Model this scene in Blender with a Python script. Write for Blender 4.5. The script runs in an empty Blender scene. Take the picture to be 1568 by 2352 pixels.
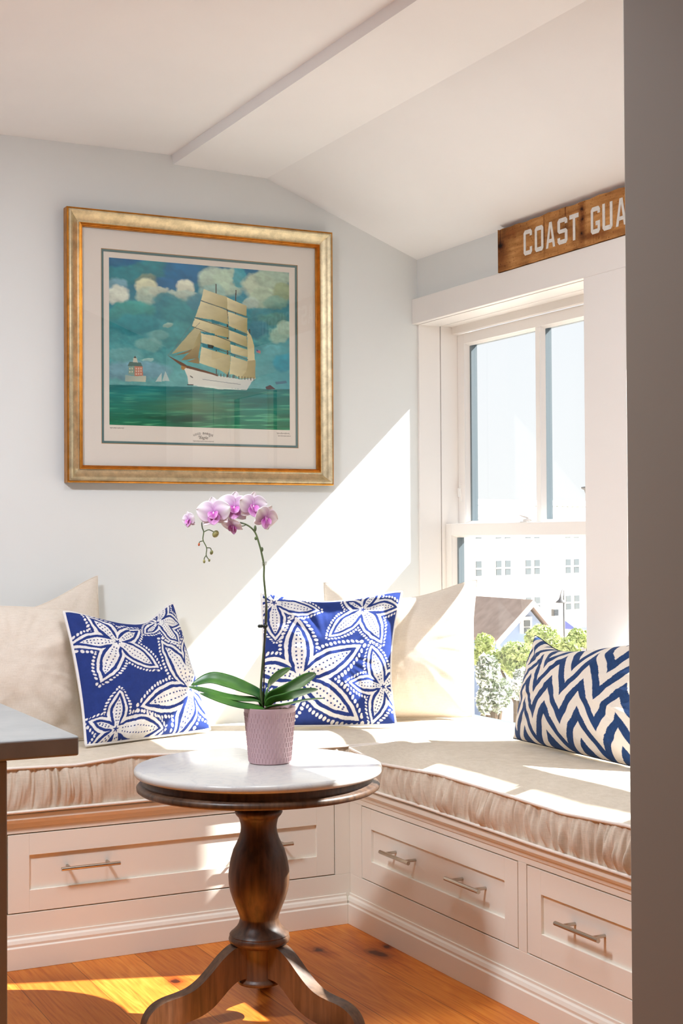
import bpy, bmesh, math, random
import numpy as np
from mathutils import Vector, Matrix

random.seed(7)
rng = np.random.default_rng(11)
PI = math.pi
SC = bpy.context.scene
COL = SC.collection

# ------------------------------------------------------------------ helpers
def lin(c):
    c = c / 255.0
    return c / 12.92 if c <= 0.04045 else ((c + 0.055) / 1.055) ** 2.4

def S(r, g, b):
    return (lin(r), lin(g), lin(b), 1.0)

def SN(r, g, b):
    return np.array([lin(r), lin(g), lin(b)])

def tag(o, label=None, cat=None, group=None, kind=None):
    if label: o['label'] = label
    if cat: o['category'] = cat
    if group: o['group'] = group
    if kind: o['kind'] = kind
    return o

def empty(name, loc=(0, 0, 0), rz=0.0):
    o = bpy.data.objects.new(name, None)
    o.empty_display_size = 0.05
    COL.objects.link(o)
    o.location = loc
    o.rotation_euler = (0, 0, rz)
    return o

def mesh_obj(name, verts, faces, mat=None, parent=None, smooth=False, loc=None, colors=None, matidx=None, mats=None):
    me = bpy.data.meshes.new(name)
    if isinstance(verts, np.ndarray):
        verts = verts.reshape(-1, 3)
        faces = np.asarray(faces)
        if faces.ndim == 2:
            n, k = faces.shape
            me.vertices.add(len(verts)); me.vertices.foreach_set('co', verts.astype(np.float32).ravel())
            me.loops.add(n * k); me.loops.foreach_set('vertex_index', faces.astype(np.int32).ravel())
            me.polygons.add(n)
            me.polygons.foreach_set('loop_start', np.arange(0, n * k, k, dtype=np.int32))
            me.update(calc_edges=True)
        else:
            me.from_pydata([tuple(v) for v in verts], [], [tuple(f) for f in faces])
    else:
        me.from_pydata(verts, [], faces)
    if smooth:
        me.polygons.foreach_set('use_smooth', np.ones(len(me.polygons), dtype=bool))
    if colors is not None:
        a = me.color_attributes.new('Col', 'FLOAT_COLOR', 'POINT')
        cc = np.ones((len(me.vertices), 4), dtype=np.float32)
        cc[:, :3] = colors
        a.data.foreach_set('color', cc.ravel())
    if mats:
        for m in mats: me.materials.append(m)
        if matidx is not None:
            me.polygons.foreach_set('material_index', np.asarray(matidx, dtype=np.int32))
    elif mat:
        me.materials.append(mat)
    me.validate()
    me.update()
    o = bpy.data.objects.new(name, me)
    COL.objects.link(o)
    if parent: o.parent = parent
    if loc is not None: o.location = loc
    return o

def bevel(o, w=0.002, seg=2, ang=40):
    m = o.modifiers.new('bevel', 'BEVEL'); m.width = w; m.segments = seg
    m.limit_method = 'ANGLE'; m.angle_limit = math.radians(ang)
    m.harden_normals = False
    return o

class MB:
    """collects shapes into one mesh"""
    def __init__(s): s.v = []; s.f = []
    def add(s, V, F):
        b = len(s.v); s.v += [tuple(p) for p in V]; s.f += [tuple(b + i for i in f) for f in F]; return s
    def box(s, x0, x1, y0, y1, z0, z1):
        x0, x1 = min(x0, x1), max(x0, x1); y0, y1 = min(y0, y1), max(y0, y1); z0, z1 = min(z0, z1), max(z0, z1)
        V = [(x0,y0,z0),(x1,y0,z0),(x1,y1,z0),(x0,y1,z0),(x0,y0,z1),(x1,y0,z1),(x1,y1,z1),(x0,y1,z1)]
        F = [(0,3,2,1),(4,5,6,7),(0,1,5,4),(1,2,6,5),(2,3,7,6),(3,0,4,7)]
        return s.add(V, F)
    def prism(s, poly, fn):
        """poly: list of (a,b), ccw; fn(a,b,t) t=0/1 -> point"""
        n = len(poly)
        V = [fn(a, b, 0) for a, b in poly] + [fn(a, b, 1) for a, b in poly]
        F = [tuple(range(n - 1, -1, -1)), tuple(range(n, 2 * n))]
        F += [(i, (i + 1) % n, n + (i + 1) % n, n + i) for i in range(n)]
        return s.add(V, F)
    def lathe(s, prof, seg=48, c=(0, 0, 0), cap=True):
        n = len(prof); V = []
        for k in range(seg):
            a = 2 * PI * k / seg
            for r, z in prof: V.append((c[0] + r * math.cos(a), c[1] + r * math.sin(a), c[2] + z))
        F = []
        for k in range(seg):
            k2 = (k + 1) % seg
            for i in range(n - 1): F.append((k * n + i, k2 * n + i, k2 * n + i + 1, k * n + i + 1))
        if cap:
            F.append(tuple(k * n for k in range(seg - 1, -1, -1)))
            F.append(tuple(k * n + n - 1 for k in range(seg)))
        return s.add(V, F)
    def tube(s, pts, r, seg=10, caps=True, closed=False):
        pts = [Vector(p) for p in pts]; n = len(pts)
        rr = r if isinstance(r, (list, tuple)) else [r] * n
        V = []; up = Vector((0.13, 0.27, 0.95)).normalized(); prev = None
        for i, p in enumerate(pts):
            if closed: t = (pts[(i + 1) % n] - pts[i - 1]).normalized()
            else: t = (pts[min(i + 1, n - 1)] - pts[max(i - 1, 0)]).normalized()
            if prev is None:
                a = t.cross(up)
                if a.length < 1e-4: a = t.cross(Vector((1, 0, 0)))
                a.normalize()
            else:
                a = (prev - t * prev.dot(t)).normalized()
            prev = a; b = t.cross(a)
            for k in range(seg):
                q = 2 * PI * k / seg
                V.append(p + (a * math.cos(q) + b * math.sin(q)) * rr[i])
        F = []
        for i in range(n if closed else n - 1):
            j = (i + 1) % n
            for k in range(seg):
                k2 = (k + 1) % seg
                F.append((i * seg + k, i * seg + k2, j * seg + k2, j * seg + k))
        if caps and not closed:
            F.append(tuple(range(seg - 1, -1, -1))); F.append(tuple((n - 1) * seg + k for k in range(seg)))
        return s.add(V, F)
    def ball(s, c, rx, ry=None, rz=None, seg=12, rings=8, rot=None):
        ry = ry or rx; rz = rz or rx; V = []; F = []
        c = Vector(c)
        for i in range(rings + 1):
            th = PI * i / rings
            for k in range(seg):
                ph = 2 * PI * k / seg
                p = Vector((rx * math.sin(th) * math.cos(ph), ry * math.sin(th) * math.sin(ph), rz * math.cos(th)))
                if rot: p = rot @ p
                V.append(c + p)
        for i in range(rings):
            for k in range(seg):
                k2 = (k + 1) % seg
                F.append((i * seg + k, (i + 1) * seg + k, (i + 1) * seg + k2, i * seg + k2))
        return s.add(V, F)
    def build(s, name, mat, parent=None, smooth=False, loc=None, bev=None):
        o = mesh_obj(name, s.v, s.f, mat, parent, smooth, loc)
        if bev: bevel(o, bev)
        return o

def autosmooth(o, ang=35):
    me = o.data
    me.polygons.foreach_set('use_smooth', np.ones(len(me.polygons), dtype=bool))
    bm = bmesh.new(); bm.from_mesh(me)
    bmesh.ops.remove_doubles(bm, verts=bm.verts, dist=1e-6)
    bmesh.ops.recalc_face_normals(bm, faces=bm.faces)
    for e in bm.edges:
        if len(e.link_faces) == 2 and e.calc_face_angle(0) > math.radians(ang): e.smooth = False
    bm.to_mesh(me); bm.free()
    return o

def spline(pts, n):
    """Catmull-Rom through pts (tuples of any length), n samples"""
    P = np.array(pts, float); m = len(P)
    Q = np.vstack([2 * P[0] - P[1], P, 2 * P[-1] - P[-2]])
    out = []
    for t in np.linspace(0, m - 1, n):
        i = min(int(t), m - 2); u = t - i
        p0, p1, p2, p3 = Q[i], Q[i + 1], Q[i + 2], Q[i + 3]
        out.append(0.5 * ((2 * p1) + (-p0 + p2) * u + (2 * p0 - 5 * p1 + 4 * p2 - p3) * u * u + (-p0 + 3 * p1 - 3 * p2 + p3) * u ** 3))
    return np.array(out)

_lat = rng.random((64, 64))
def vnoise(x, y):
    xi = np.floor(x).astype(int); yi = np.floor(y).astype(int)
    fx = x - xi; fy = y - yi
    fx = fx * fx * (3 - 2 * fx); fy = fy * fy * (3 - 2 * fy)
    a = _lat[xi % 64, yi % 64]; b = _lat[(xi + 1) % 64, yi % 64]
    c = _lat[xi % 64, (yi + 1) % 64]; d = _lat[(xi + 1) % 64, (yi + 1) % 64]
    return (a * (1 - fx) + b * fx) * (1 - fy) + (c * (1 - fx) + d * fx) * fy

def fbm(x, y, o=4):
    s = 0; a = 0.5; t = 0
    for k in range(o):
        s = s + a * vnoise(x * 2 ** k + 17.3 * k, y * 2 ** k + 9.1 * k); t += a; a *= 0.55
    return s / t

# ------------------------------------------------------------------ materials
class Mat:
    def __init__(s, name, color=(0.8, 0.8, 0.8, 1), rough=0.5, metal=0.0, spec=0.5):
        s.m = bpy.data.materials.new(name); s.m.use_nodes = True
        s.nt = s.m.node_tree; s.N = s.nt.nodes; s.L = s.nt.links
        s.b = s.N['Principled BSDF']
        s.b.inputs['Base Color'].default_value = color
        s.b.inputs['Roughness'].default_value = rough
        s.b.inputs['Metallic'].default_value = metal
        s.b.inputs['Specular IOR Level'].default_value = spec
    def n(s, typ, **kw):
        x = s.N.new(typ)
        for k, v in kw.items():
            if k in x.inputs: x.inputs[k].default_value = v
            else: setattr(x, k, v)
        return x
    def coord(s, scale=(1, 1, 1), rot=(0, 0, 0), kind='Object'):
        t = s.N.new('ShaderNodeTexCoord'); mp = s.N.new('ShaderNodeMapping')
        mp.inputs['Scale'].default_value = scale; mp.inputs['Rotation'].default_value = rot
        s.L.new(t.outputs[kind], mp.inputs['Vector']); return mp.outputs['Vector']
    def noise(s, vec, scale=5, detail=4, rough=0.5, dist=0.0):
        x = s.N.new('ShaderNodeTexNoise'); x.inputs['Scale'].default_value = scale
        x.inputs['Detail'].default_value = detail; x.inputs['Roughness'].default_value = rough
        x.inputs['Distortion'].default_value = dist
        if vec is not None: s.L.new(vec, x.inputs['Vector'])
        return x.outputs['Fac']
    def ramp(s, fac, stops):
        r = s.N.new('ShaderNodeValToRGB'); e = r.color_ramp.elements
        while len(e) < len(stops): e.new(0.5)
        for k, (p, c) in enumerate(stops): e[k].position = p; e[k].color = c
        s.L.new(fac, r.inputs['Fac']); return r.outputs['Color']
    def mix(s, fac, a, b, mode='MIX'):
        x = s.N.new('ShaderNodeMix'); x.data_type = 'RGBA'; x.blend_type = mode
        for v, i in ((fac, 0), (a, 6), (b, 7)):
            if hasattr(v, 'is_output') or isinstance(v, bpy.types.NodeSocket): s.L.new(v, x.inputs[i])
            else: x.inputs[i].default_value = v
        return x.outputs[2]
    def math(s, op, a, b=0.0):
        x = s.N.new('ShaderNodeMath'); x.operation = op
        for v, i in ((a, 0), (b, 1)):
            if isinstance(v, bpy.types.NodeSocket): s.L.new(v, x.inputs[i])
            else: x.inputs[i].default_value = v
        return x.outputs[0]
    def color(s, sock): s.L.new(sock, s.b.inputs['Base Color']); return s
    def rough(s, sock): s.L.new(sock, s.b.inputs['Roughness']); return s
    def bump(s, h, strength=0.2, dist=0.01):
        x = s.N.new('ShaderNodeBump'); x.inputs['Strength'].default_value = strength; x.inputs['Distance'].default_value = dist
        s.L.new(h, x.inputs['Height']); s.L.new(x.outputs['Normal'], s.b.inputs['Normal']); return s

def paint_mat(name, col, rough=0.6, var=0.03):
    M = Mat(name, col, rough, spec=0.3)
    v = M.coord()
    f = M.noise(v, 2.0, 3)
    d = tuple(c * (1 - var) for c in col[:3]) + (1,)
    M.color(M.ramp(f, [(0.3, d), (0.7, col)]))
    M.bump(M.noise(v, 220, 2), 0.05, 0.001)
    return M.m

def fabric_mat(name, c1, c2, weave=900.0, sheen=0.0, attr=False, slub=0.35):
    M = Mat(name, c1, 0.9, spec=0.15)
    v = M.coord()
    w1 = M.n('ShaderNodeTexWave', wave_type='BANDS', bands_direction='X', Scale=weave / 6.28 * 0.5, Distortion=1.5)
    w2 = M.n('ShaderNodeTexWave', wave_type='BANDS', bands_direction='Z', Scale=weave / 6.28 * 0.5, Distortion=1.5)
    M.L.new(v, w1.inputs['Vector']); M.L.new(v, w2.inputs['Vector'])
    h = M.math('ADD', w1.outputs['Fac'], w2.outputs['Fac'])
    if attr:
        a = M.n('ShaderNodeAttribute', attribute_name='Col')
        n = M.noise(v, 160, 3)
        base = M.mix(M.math('MULTIPLY', n, 0.25), a.outputs['Color'], (0.02, 0.02, 0.03, 1), 'MIX')
        M.color(base)
    else:
        vx = M.coord((14, 14, 160)); vz = M.coord((160, 160, 14))
        n = M.math('ADD', M.noise(vx, 3.0, 2), M.noise(vz, 3.0, 2))
        n = M.math('ADD', M.math('MULTIPLY', n, 0.36), M.math('MULTIPLY', M.noise(v, 7, 3), 0.28))
        M.color(M.ramp(n, [(0.5 - slub / 2, c2), (0.5 + slub / 2, c1)]))
    M.bump(h, 0.12, 0.0008)
    return M.m

M_WALL = paint_mat('wall_paint', S(228, 231, 230), 0.65)
M_CEIL = paint_mat('ceiling_paint', S(247, 248, 249), 0.8)
M_TRIM = paint_mat('trim_paint', S(240, 236, 232), 0.38, 0.015)
M_CAB = paint_mat('cabinet_paint', S(240, 236, 224), 0.4, 0.015)
M_DARKGAP = Mat('carcass_board', S(60, 50, 44), 0.8).m
M_PART = paint_mat('shade_dark_paint', S(130, 121, 109), 0.6)  # darkened paint stands in for the shade on the partition
M_SPACER = Mat('glazing_spacer_grey', S(112, 124, 130), 0.5).m
M_LINEN = fabric_mat('linen_oatmeal', S(231, 221, 208), S(213, 200, 185))
M_SEAT = fabric_mat('seat_linen', S(222, 211, 194), S(198, 185, 165), slub=0.4)
M_PIPE = fabric_mat('piping_cream', S(240, 232, 222), S(226, 216, 204), 1500)
M_PIPEW = fabric_mat('piping_white', S(244, 242, 240), S(232, 230, 228), 1500)
M_PRINT = fabric_mat('printed_cotton', S(255, 255, 255), S(255, 255, 255), 1100, attr=True)
M_WHITEC = fabric_mat('white_cotton', S(244, 243, 241), S(230, 229, 228), 1100)

def emb_mat():
    M = Mat('embroidered_wool', (1, 1, 1, 1), 0.75, spec=0.3)
    a = M.n('ShaderNodeAttribute', attribute_name='Col')
    v = M.coord((1, 1, 1))
    st = M.noise(M.coord((420, 420, 70)), 1.0, 3)
    n = M.noise(v, 700, 2)
    f = M.math('MULTIPLY', n, 0.35)
    M.color(M.mix(f, a.outputs['Color'], M.mix(0.5, a.outputs['Color'], S(90, 120, 160)), 'MIX'))
    M.bump(M.math('ADD', st, n), 0.35, 0.0015)
    return M.m
M_EMB = emb_mat()

KNOTS = [(-1.02, -0.81, 0.016), (-0.87, -0.87, 0.014), (-0.72, -0.99, 0.026), (-0.66, -0.93, 0.012), (-1.39, -0.96, 0.014), (-1.18, -1.10, 0.012)]
def floor_mat():
    M = Mat('oak_floor', S(190, 120, 60), 0.42, spec=0.28)
    tc = M.N.new('ShaderNodeTexCoord')
    sep = M.N.new('ShaderNodeSeparateXYZ'); M.L.new(tc.outputs['Object'], sep.inputs[0])
    W_ = 0.205
    xs = M.math('DIVIDE', M.math('ADD', sep.outputs['X'], 20.062), W_)
    idx = M.math('FLOOR', xs)
    fr = M.math('FRACT', xs)
    wn = M.N.new('ShaderNodeTexWhiteNoise'); wn.noise_dimensions = '1D'; M.L.new(idx, wn.inputs['W'])
    yo = M.math('ADD', sep.outputs['Y'], M.math('MULTIPLY', wn.outputs['Value'], 7.0))
    comb = M.N.new('ShaderNodeCombineXYZ')
    M.L.new(M.math('MULTIPLY', sep.outputs['X'], 9.0), comb.inputs[0]); M.L.new(yo, comb.inputs[1]); M.L.new(M.math('MULTIPLY', idx, 3.7), comb.inputs[2])
    # cathedral grain: rings from distorted distance
    big = M.noise(comb.outputs[0], 1.1, 2, 0.5, 0.4)
    rings = M.math('SINE', M.math('MULTIPLY', big, 75.0))
    comb2 = M.N.new('ShaderNodeCombineXYZ')
    M.L.new(M.math('MULTIPLY', sep.outputs['X'], 120.0), comb2.inputs[0]); M.L.new(M.math('MULTIPLY', yo, 4.0), comb2.inputs[1]); M.L.new(idx, comb2.inputs[2])
    fine = M.noise(comb2.outputs[0], 1.0, 4, 0.6)
    g = M.math('ADD', M.math('MULTIPLY', rings, 0.07), fine)
    col = M.ramp(g, [(0.2, S(184, 94, 30)), (0.5, S(216, 130, 48)), (0.8, S(228, 152, 68))])
    tint = M.ramp(wn.outputs['Value'], [(0.0, S(205, 180, 165)), (0.5, S(245, 235, 220)), (1.0, S(255, 252, 245))])
    col = M.mix(0.8, col, tint, 'MULTIPLY')
    # knots
    nz = M.N.new('ShaderNodeTexNoise'); nz.inputs['Scale'].default_value = 14; nz.inputs['Detail'].default_value = 3; M.L.new(tc.outputs['Object'], nz.inputs['Vector'])
    sc_ = M.N.new('ShaderNodeVectorMath'); sc_.operation = 'SCALE'; sc_.inputs['Scale'].default_value = 0.05
    M.L.new(nz.outputs['Color'], sc_.inputs[0])
    wp = M.N.new('ShaderNodeVectorMath'); wp.operation = 'ADD'; M.L.new(tc.outputs['Object'], wp.inputs[0]); M.L.new(sc_.outputs[0], wp.inputs[1])
    for kx, ky, kr in KNOTS:
        mp = M.N.new('ShaderNodeMapping'); mp.vector_type = 'TEXTURE'
        mp.inputs['Location'].default_value = (kx + 0.025, ky + 0.025, 0.025); mp.inputs['Scale'].default_value = (kr, kr * 2.2, kr)
        M.L.new(wp.outputs[0], mp.inputs['Vector'])
        ln = M.N.new('ShaderNodeVectorMath'); ln.operation = 'LENGTH'; M.L.new(mp.outputs[0], ln.inputs[0])
        swirl = M.math('MULTIPLY', M.math('SINE', M.math('MULTIPLY', ln.outputs['Value'], 9.0)), 0.10)
        kd = M.ramp(M.math('ADD', M.math('DIVIDE', ln.outputs['Value'], 4.0), M.math('MULTIPLY', swirl, 0.25)), [(0.0, (0.03, 0.015, 0.008, 1)), (0.16, (0.16, 0.08, 0.04, 1)), (0.32, (0.62, 0.46, 0.34, 1)), (0.62, (0.86, 0.76, 0.66, 1)), (1.0, (1, 1, 1, 1))])
        col = M.mix(1.0, col, kd, 'MULTIPLY')
    # seams between boards
    e = M.math('MINIMUM', fr, M.math('SUBTRACT', 1.0, fr))
    seam = M.ramp(e, [(0.0, (0.25, 0.2, 0.15, 1)), (0.009, (1, 1, 1, 1))])
    col = M.mix(1.0, col, seam, 'MULTIPLY')
    M.color(col)
    M.bump(M.math('ADD', M.math('MULTIPLY', fine, 0.3), seam), 0.12, 0.002)
    return M.m
M_FLOOR = floor_mat()

def table_wood():
    M = Mat('worn_dark_wood', S(90, 60, 40), 0.42, spec=0.5)
    v = M.coord((1, 1, 0.35))
    n1 = M.noise(v, 9, 5, 0.6); n2 = M.noise(M.coord((80, 80, 5)), 1.0, 3)
    c = M.ramp(n1, [(0.3, S(40, 26, 18)), (0.5, S(78, 54, 38)), (0.72, S(116, 92, 72))])
    c = M.mix(0.35, c, M.ramp(n2, [(0.35, S(40, 26, 18)), (0.65, S(116, 84, 58))]), 'MIX')
    M.color(c); M.bump(n2, 0.25, 0.002)
    M.rough(M.ramp(n1, [(0.3, (0.36,) * 3 + (1,)), (0.7, (0.5,) * 3 + (1,))]))
    return M.m
M_TABLE = table_wood()

def marble_mat():
    M = Mat('white_marble', S(236, 236, 234), 0.22, spec=0.5)
    v = M.coord()
    n = M.noise(v, 7, 8, 0.62, 1.6)
    d = M.math('ABSOLUTE', M.math('SUBTRACT', n, 0.5))
    vein = M.ramp(d, [(0.0, S(184, 184, 182)), (0.012, S(193, 192, 189)), (0.08, S(198, 196, 191))])
    M.color(vein)
    return M.m
M_MARBLE = marble_mat()

def stone_top():
    M = Mat('grey_quartz', S(150, 150, 150), 0.35, spec=0.4)
    v = M.coord()
    n = M.noise(v, 14, 6, 0.6)
    M.color(M.ramp(n, [(0.3, S(140, 142, 141)), (0.7, S(152, 153, 151))]))
    return M.m
M_QUARTZ = stone_top()
M_ISLAND = paint_mat('island_paint', S(150, 144, 136), 0.5)

def metal_mat(name, col, rough, n_amt=0.0):
    M = Mat(name, col, rough, 1.0)
    if n_amt:
        v = M.coord()
        f = M.noise(v, 30, 5, 0.65)
        d = tuple(c * (1 - n_amt) for c in col[:3]) + (1,)
        M.color(M.ramp(f, [(0.35, d), (0.6, col)]))
        M.bump(f, 0.08, 0.002)
    return M.m
M_NICKEL = metal_mat('brushed_nickel', S(196, 186, 172), 0.28)
M_SILVERGOLD = metal_mat('champagne_leaf', S(222, 205, 168), 0.42, 0.3)
M_GOLD = metal_mat('warm_gold_leaf', S(214, 146, 62), 0.38, 0.25)
M_WHITEMETAL = Mat('white_hardware', S(235, 232, 228), 0.35).m

def glass_pane(name, refl=1.0, tint=(1, 1, 1, 1)):
    m = bpy.data.materials.new(name); m.use_nodes = True; nt = m.node_tree
    for x in list(nt.nodes): nt.nodes.remove(x)
    out = nt.nodes.new('ShaderNodeOutputMaterial'); mx = nt.nodes.new('ShaderNodeMixShader')
    tr = nt.nodes.new('ShaderNodeBsdfTransparent'); tr.inputs[0].default_value = tint
    gl = nt.nodes.new('ShaderNodeBsdfGlossy'); gl.inputs['Roughness'].default_value = 0.0
    fr = nt.nodes.new('ShaderNodeFresnel'); fr.inputs['IOR'].default_value = 1.45
    mu = nt.nodes.new('ShaderNodeMath'); mu.operation = 'MULTIPLY'; mu.inputs[1].default_value = refl
    ge = nt.nodes.new('ShaderNodeNewGeometry'); iv = nt.nodes.new('ShaderNodeMath'); iv.operation = 'SUBTRACT'; iv.inputs[0].default_value = 1.0
    m2 = nt.nodes.new('ShaderNodeMath'); m2.operation = 'MULTIPLY'
    nt.links.new(ge.outputs['Backfacing'], iv.inputs[1]); nt.links.new(iv.outputs[0], m2.inputs[1]); nt.links.new(fr.outputs[0], m2.inputs[0])
    nt.links.new(m2.outputs[0], mu.inputs[0]); nt.links.new(mu.outputs[0], mx.inputs[0])
    nt.links.new(tr.outputs[0], mx.inputs[1]); nt.links.new(gl.outputs[0], mx.inputs[2])
    nt.links.new(mx.outputs[0], out.inputs['Surface'])
    return m
M_GLASS = glass_pane('window_glass', 1.0, (0.97, 0.985, 0.985, 1))
M_PICGLASS = glass_pane('picture_glass', 2.4)

# ------------------------------------------------------------------ room shell
XL, YF = -6.0, -8.0
fl = MB().box(XL - 0.2, 0.25, YF - 0.2, 0.15, -0.12, 0.0).build('floor', M_FLOOR); tag(fl, kind='structure')
wb = MB().box(XL - 0.2, 0.25, 0.0, 0.15, 0.0, 2.95).build('wall_back', M_WALL); tag(wb, kind='structure')

W1 = (-1.148, -0.012); W2 = (-2.51, -1.368); ZS, ZH = 0.52, 2.168
wr = MB()
TH = 0.25
wr.box(0, TH, YF, 0.0, 0, ZS)
wr.box(0, TH, YF, 0.0, ZH, 2.95)
wr.box(0, TH, W2[1] + 0.012, W1[0] - 0.012, ZS, ZH)
wr.box(0, TH, YF, W2[0] - 0.012, ZS, ZH)
wr = wr.build('wall_right', M_WALL); tag(wr, kind='structure')

ce = MB()
prof = [(XL - 0.2, 2.74), (-1.042, 2.735), (-1.036, 2.701), (-0.66, 2.689), (0.0, 2.430), (TH, 2.335), (TH, 3.05), (XL - 0.2, 3.05)]
ce.prism(prof, lambda a, b, t: (a, 0.15 if t == 0 else YF - 0.2, b))
ce = ce.build('ceiling', M_CEIL); tag(ce, kind='structure')

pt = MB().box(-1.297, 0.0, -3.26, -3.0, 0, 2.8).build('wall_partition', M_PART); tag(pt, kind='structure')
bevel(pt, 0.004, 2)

# far end of the kitchen, out of view, paint darkened to cut bounce light
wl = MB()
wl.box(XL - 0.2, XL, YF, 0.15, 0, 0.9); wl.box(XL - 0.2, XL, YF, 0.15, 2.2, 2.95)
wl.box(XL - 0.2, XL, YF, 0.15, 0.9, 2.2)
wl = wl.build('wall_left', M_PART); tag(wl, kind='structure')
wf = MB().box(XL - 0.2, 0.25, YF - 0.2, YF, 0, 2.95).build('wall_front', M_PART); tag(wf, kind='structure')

# ------------------------------------------------------------------ windows
def sash(y0, y1, z0, z1, xa, xb, st, tr, br, muntin=None):
    """white frame of one sash, bevelled inner edge"""
    m = MB()
    m.box(xa, xb, y0, y0 + st, z0, z1); m.box(xa, xb, y1 - st, y1, z0, z1)
    m.box(xa, xb, y0 + st, y1 - st, z0, z0 + br); m.box(xa, xb, y0 + st, y1 - st, z1 - tr, z1)
    # glazing bead
    b = 0.008
    def bead(ya, yb, za, zb):
        xm = xa + 0.006
        V = [(xm, ya, za), (xm, yb, za), (xm, yb, zb), (xm, ya, zb), (xb, ya + b, za + b), (xb, yb - b, za + b), (xb, yb - b, zb - b), (xb, ya + b, zb - b)]
        m.add(V, [(0, 1, 5, 4), (1, 2, 6, 5), (2, 3, 7, 6), (3, 0, 4, 7)])
    ys = [y0 + st, y1 - st]
    if muntin: ys = [y0 + st, muntin - 0.014, muntin + 0.014, y1 - st]
    for k in range(0, len(ys), 2): bead(ys[k], ys[k + 1], z0 + br, z1 - tr)
    if muntin: m.box(xa + 0.001, xb, muntin - 0.014, muntin + 0.014, z0 + br, z1 - tr)
    return m

def spacer(y0, y1, z0, z1, xa, xb, muntin=None):
    m = MB(); w = 0.009
    rng_ = [(y0, y1)] if not muntin else [(y0, muntin - 0.012), (muntin + 0.012, y1)]
    for a, b in rng_:
        m.box(xa, xb, a - 0.02, a + w, z0 - 0.02, z1 + 0.02); m.box(xa, xb, b - w, b + 0.02, z0 - 0.02, z1 + 0.02)
        m.box(xa, xb, a + w, b - w, z0 - 0.02, z0 + 0.004); m.box(xa, xb, a + w, b - w, z1 - 0.004, z1 + 0.02)
    return m

def window(name, y0, y1, dz=0.0):
    r = empty(name, (0.1, (y0 + y1) / 2, ZS)); tag(r, kind='structure')
    off = Vector(r.location)
    def put(m, nm, mat, par=r, bev=None, base=off):
        o = m.build(nm, mat, par, bev=bev)
        o.location = -base
        return o
    ym = (y0 + y1) / 2
    # jamb liner boards round the recess with a shadow groove
    j = MB(); t = 0.012
    for xa, xb in ((0.0, 0.098), (0.103, TH)):
        j.box(xa, xb, y1 - (0 if xa == 0 else -0.001), y1 + t, ZS, ZH); j.box(xa, xb, y0 - t, y0, ZS, ZH)
        j.box(xa, xb, y0, y1, ZH - 0.002, ZH + t)
    j.box(0.155, 0.178, y0, y1, 2.137, ZH)
    j.box(-0.0, TH + 0.06, y0, y1, ZS - 0.02, ZS + 0.012)
    put(j, 'jamb', M_TRIM, bev=0.0015)
    ls = put(sash(y0 + 0.001, y1 - 0.001, ZS + 0.014, 1.367 + dz, 0.119, 0.142, 0.042, 0.047, 0.068), 'lower_sash', M_TRIM, bev=0.0015)
    us = put(sash(y0 + 0.001, y1 - 0.001, 1.33 + dz, 2.136, 0.180, 0.202, 0.05, 0.042, 0.04, ym), 'upper_sash', M_TRIM, bev=0.0015)
    put(spacer(y0 + 0.053, y1 - 0.053, ZS + 0.085, 1.322 + dz, 0.1425, 0.168), 'glazing_spacer', M_SPACER)
    put(spacer(y0 + 0.061, y1 - 0.061, 1.372 + dz, 2.092, 0.2025, 0.230, ym), 'glazing_spacer', M_SPACER)
    g = MB().box(0.150, 0.154, y0 + 0.04, y1 - 0.04, ZS + 0.08, 1.325 + dz); put(g, 'pane', M_GLASS)
    g = MB().box(0.212, 0.216, y0 + 0.048, y1 - 0.048, 1.365 + dz, 2.10); put(g, 'pane', M_GLASS)
    # cam lock on the meeting rail
    k = MB(); yk = ym + 0.03
    k.lathe([(0.0, 0), (0.016, 0), (0.016, 0.010), (0.010, 0.014), (0.0, 0.014)], 20, (0.150, yk, 1.367 + dz), cap=False)
    k.box(0.132, 0.168, yk - 0.022, yk + 0.022, 1.367 + dz, 1.371 + dz)
    k.add([(0.146, yk - 0.004, 1.380 + dz), (0.154, yk - 0.004, 1.380 + dz), (0.150, yk + 0.038, 1.392 + dz), (0.140, yk + 0.038, 1.392 + dz),
           (0.146, yk - 0.004, 1.386 + dz), (0.154, yk - 0.004, 1.386 + dz), (0.150, yk + 0.038, 1.398 + dz), (0.140, yk + 0.038, 1.398 + dz)],
          [(0, 3, 2, 1), (4, 5, 6, 7), (0, 1, 5, 4), (1, 2, 6, 5), (2, 3, 7, 6), (3, 0, 4, 7)])
    put(k, 'sash_lock', M_WHITEMETAL, bev=0.001)
    k = MB(); k.box(0.172, 0.181, y1 - 0.030, y1 - 0.018, 1.455, 1.530); k.box(0.164, 0.174, y1 - 0.028, y1 - 0.020, 1.475, 1.512)
    put(k, 'vent_latch', M_WHITEMETAL, bev=0.002)
    return r
window('window_1', *W1)
window('window_2', *W2, -0.040)

cas = MB()
cas.box(-0.025, 0.0, -2.62, -0.001, ZH, 2.268)
cas.box(-0.025, 0.0, W2[1], W1[0], ZS - 0.02, ZH)
cas.box(-0.025, 0.0, W2[0] - 0.13, W2[0], ZS - 0.02, ZH)
cas = cas.build('trim_1', M_TRIM, bev=0.002); tag(cas, kind='structure')

# ------------------------------------------------------------------ benches with drawers
YB, XB = -0.617, -0.632       # front planes of the left and right bench
ZB = 0.478
class Face:
    """maps (s, d, z): s along the bench, d outwards from the face"""
    def __init__(s, horizontal): s.h = horizontal
    def box(s, m, s0, s1, d0, d1, z0, z1):
        if s.h: m.box(s0, s1, YB - d1, YB - d0, z0, z1)
        else: m.box(XB - d1, XB - d0, s0, s1, z0, z1)
    def pt(s, a, d, z): return (a, YB - d, z) if s.h else (XB - d, a, z)

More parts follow.
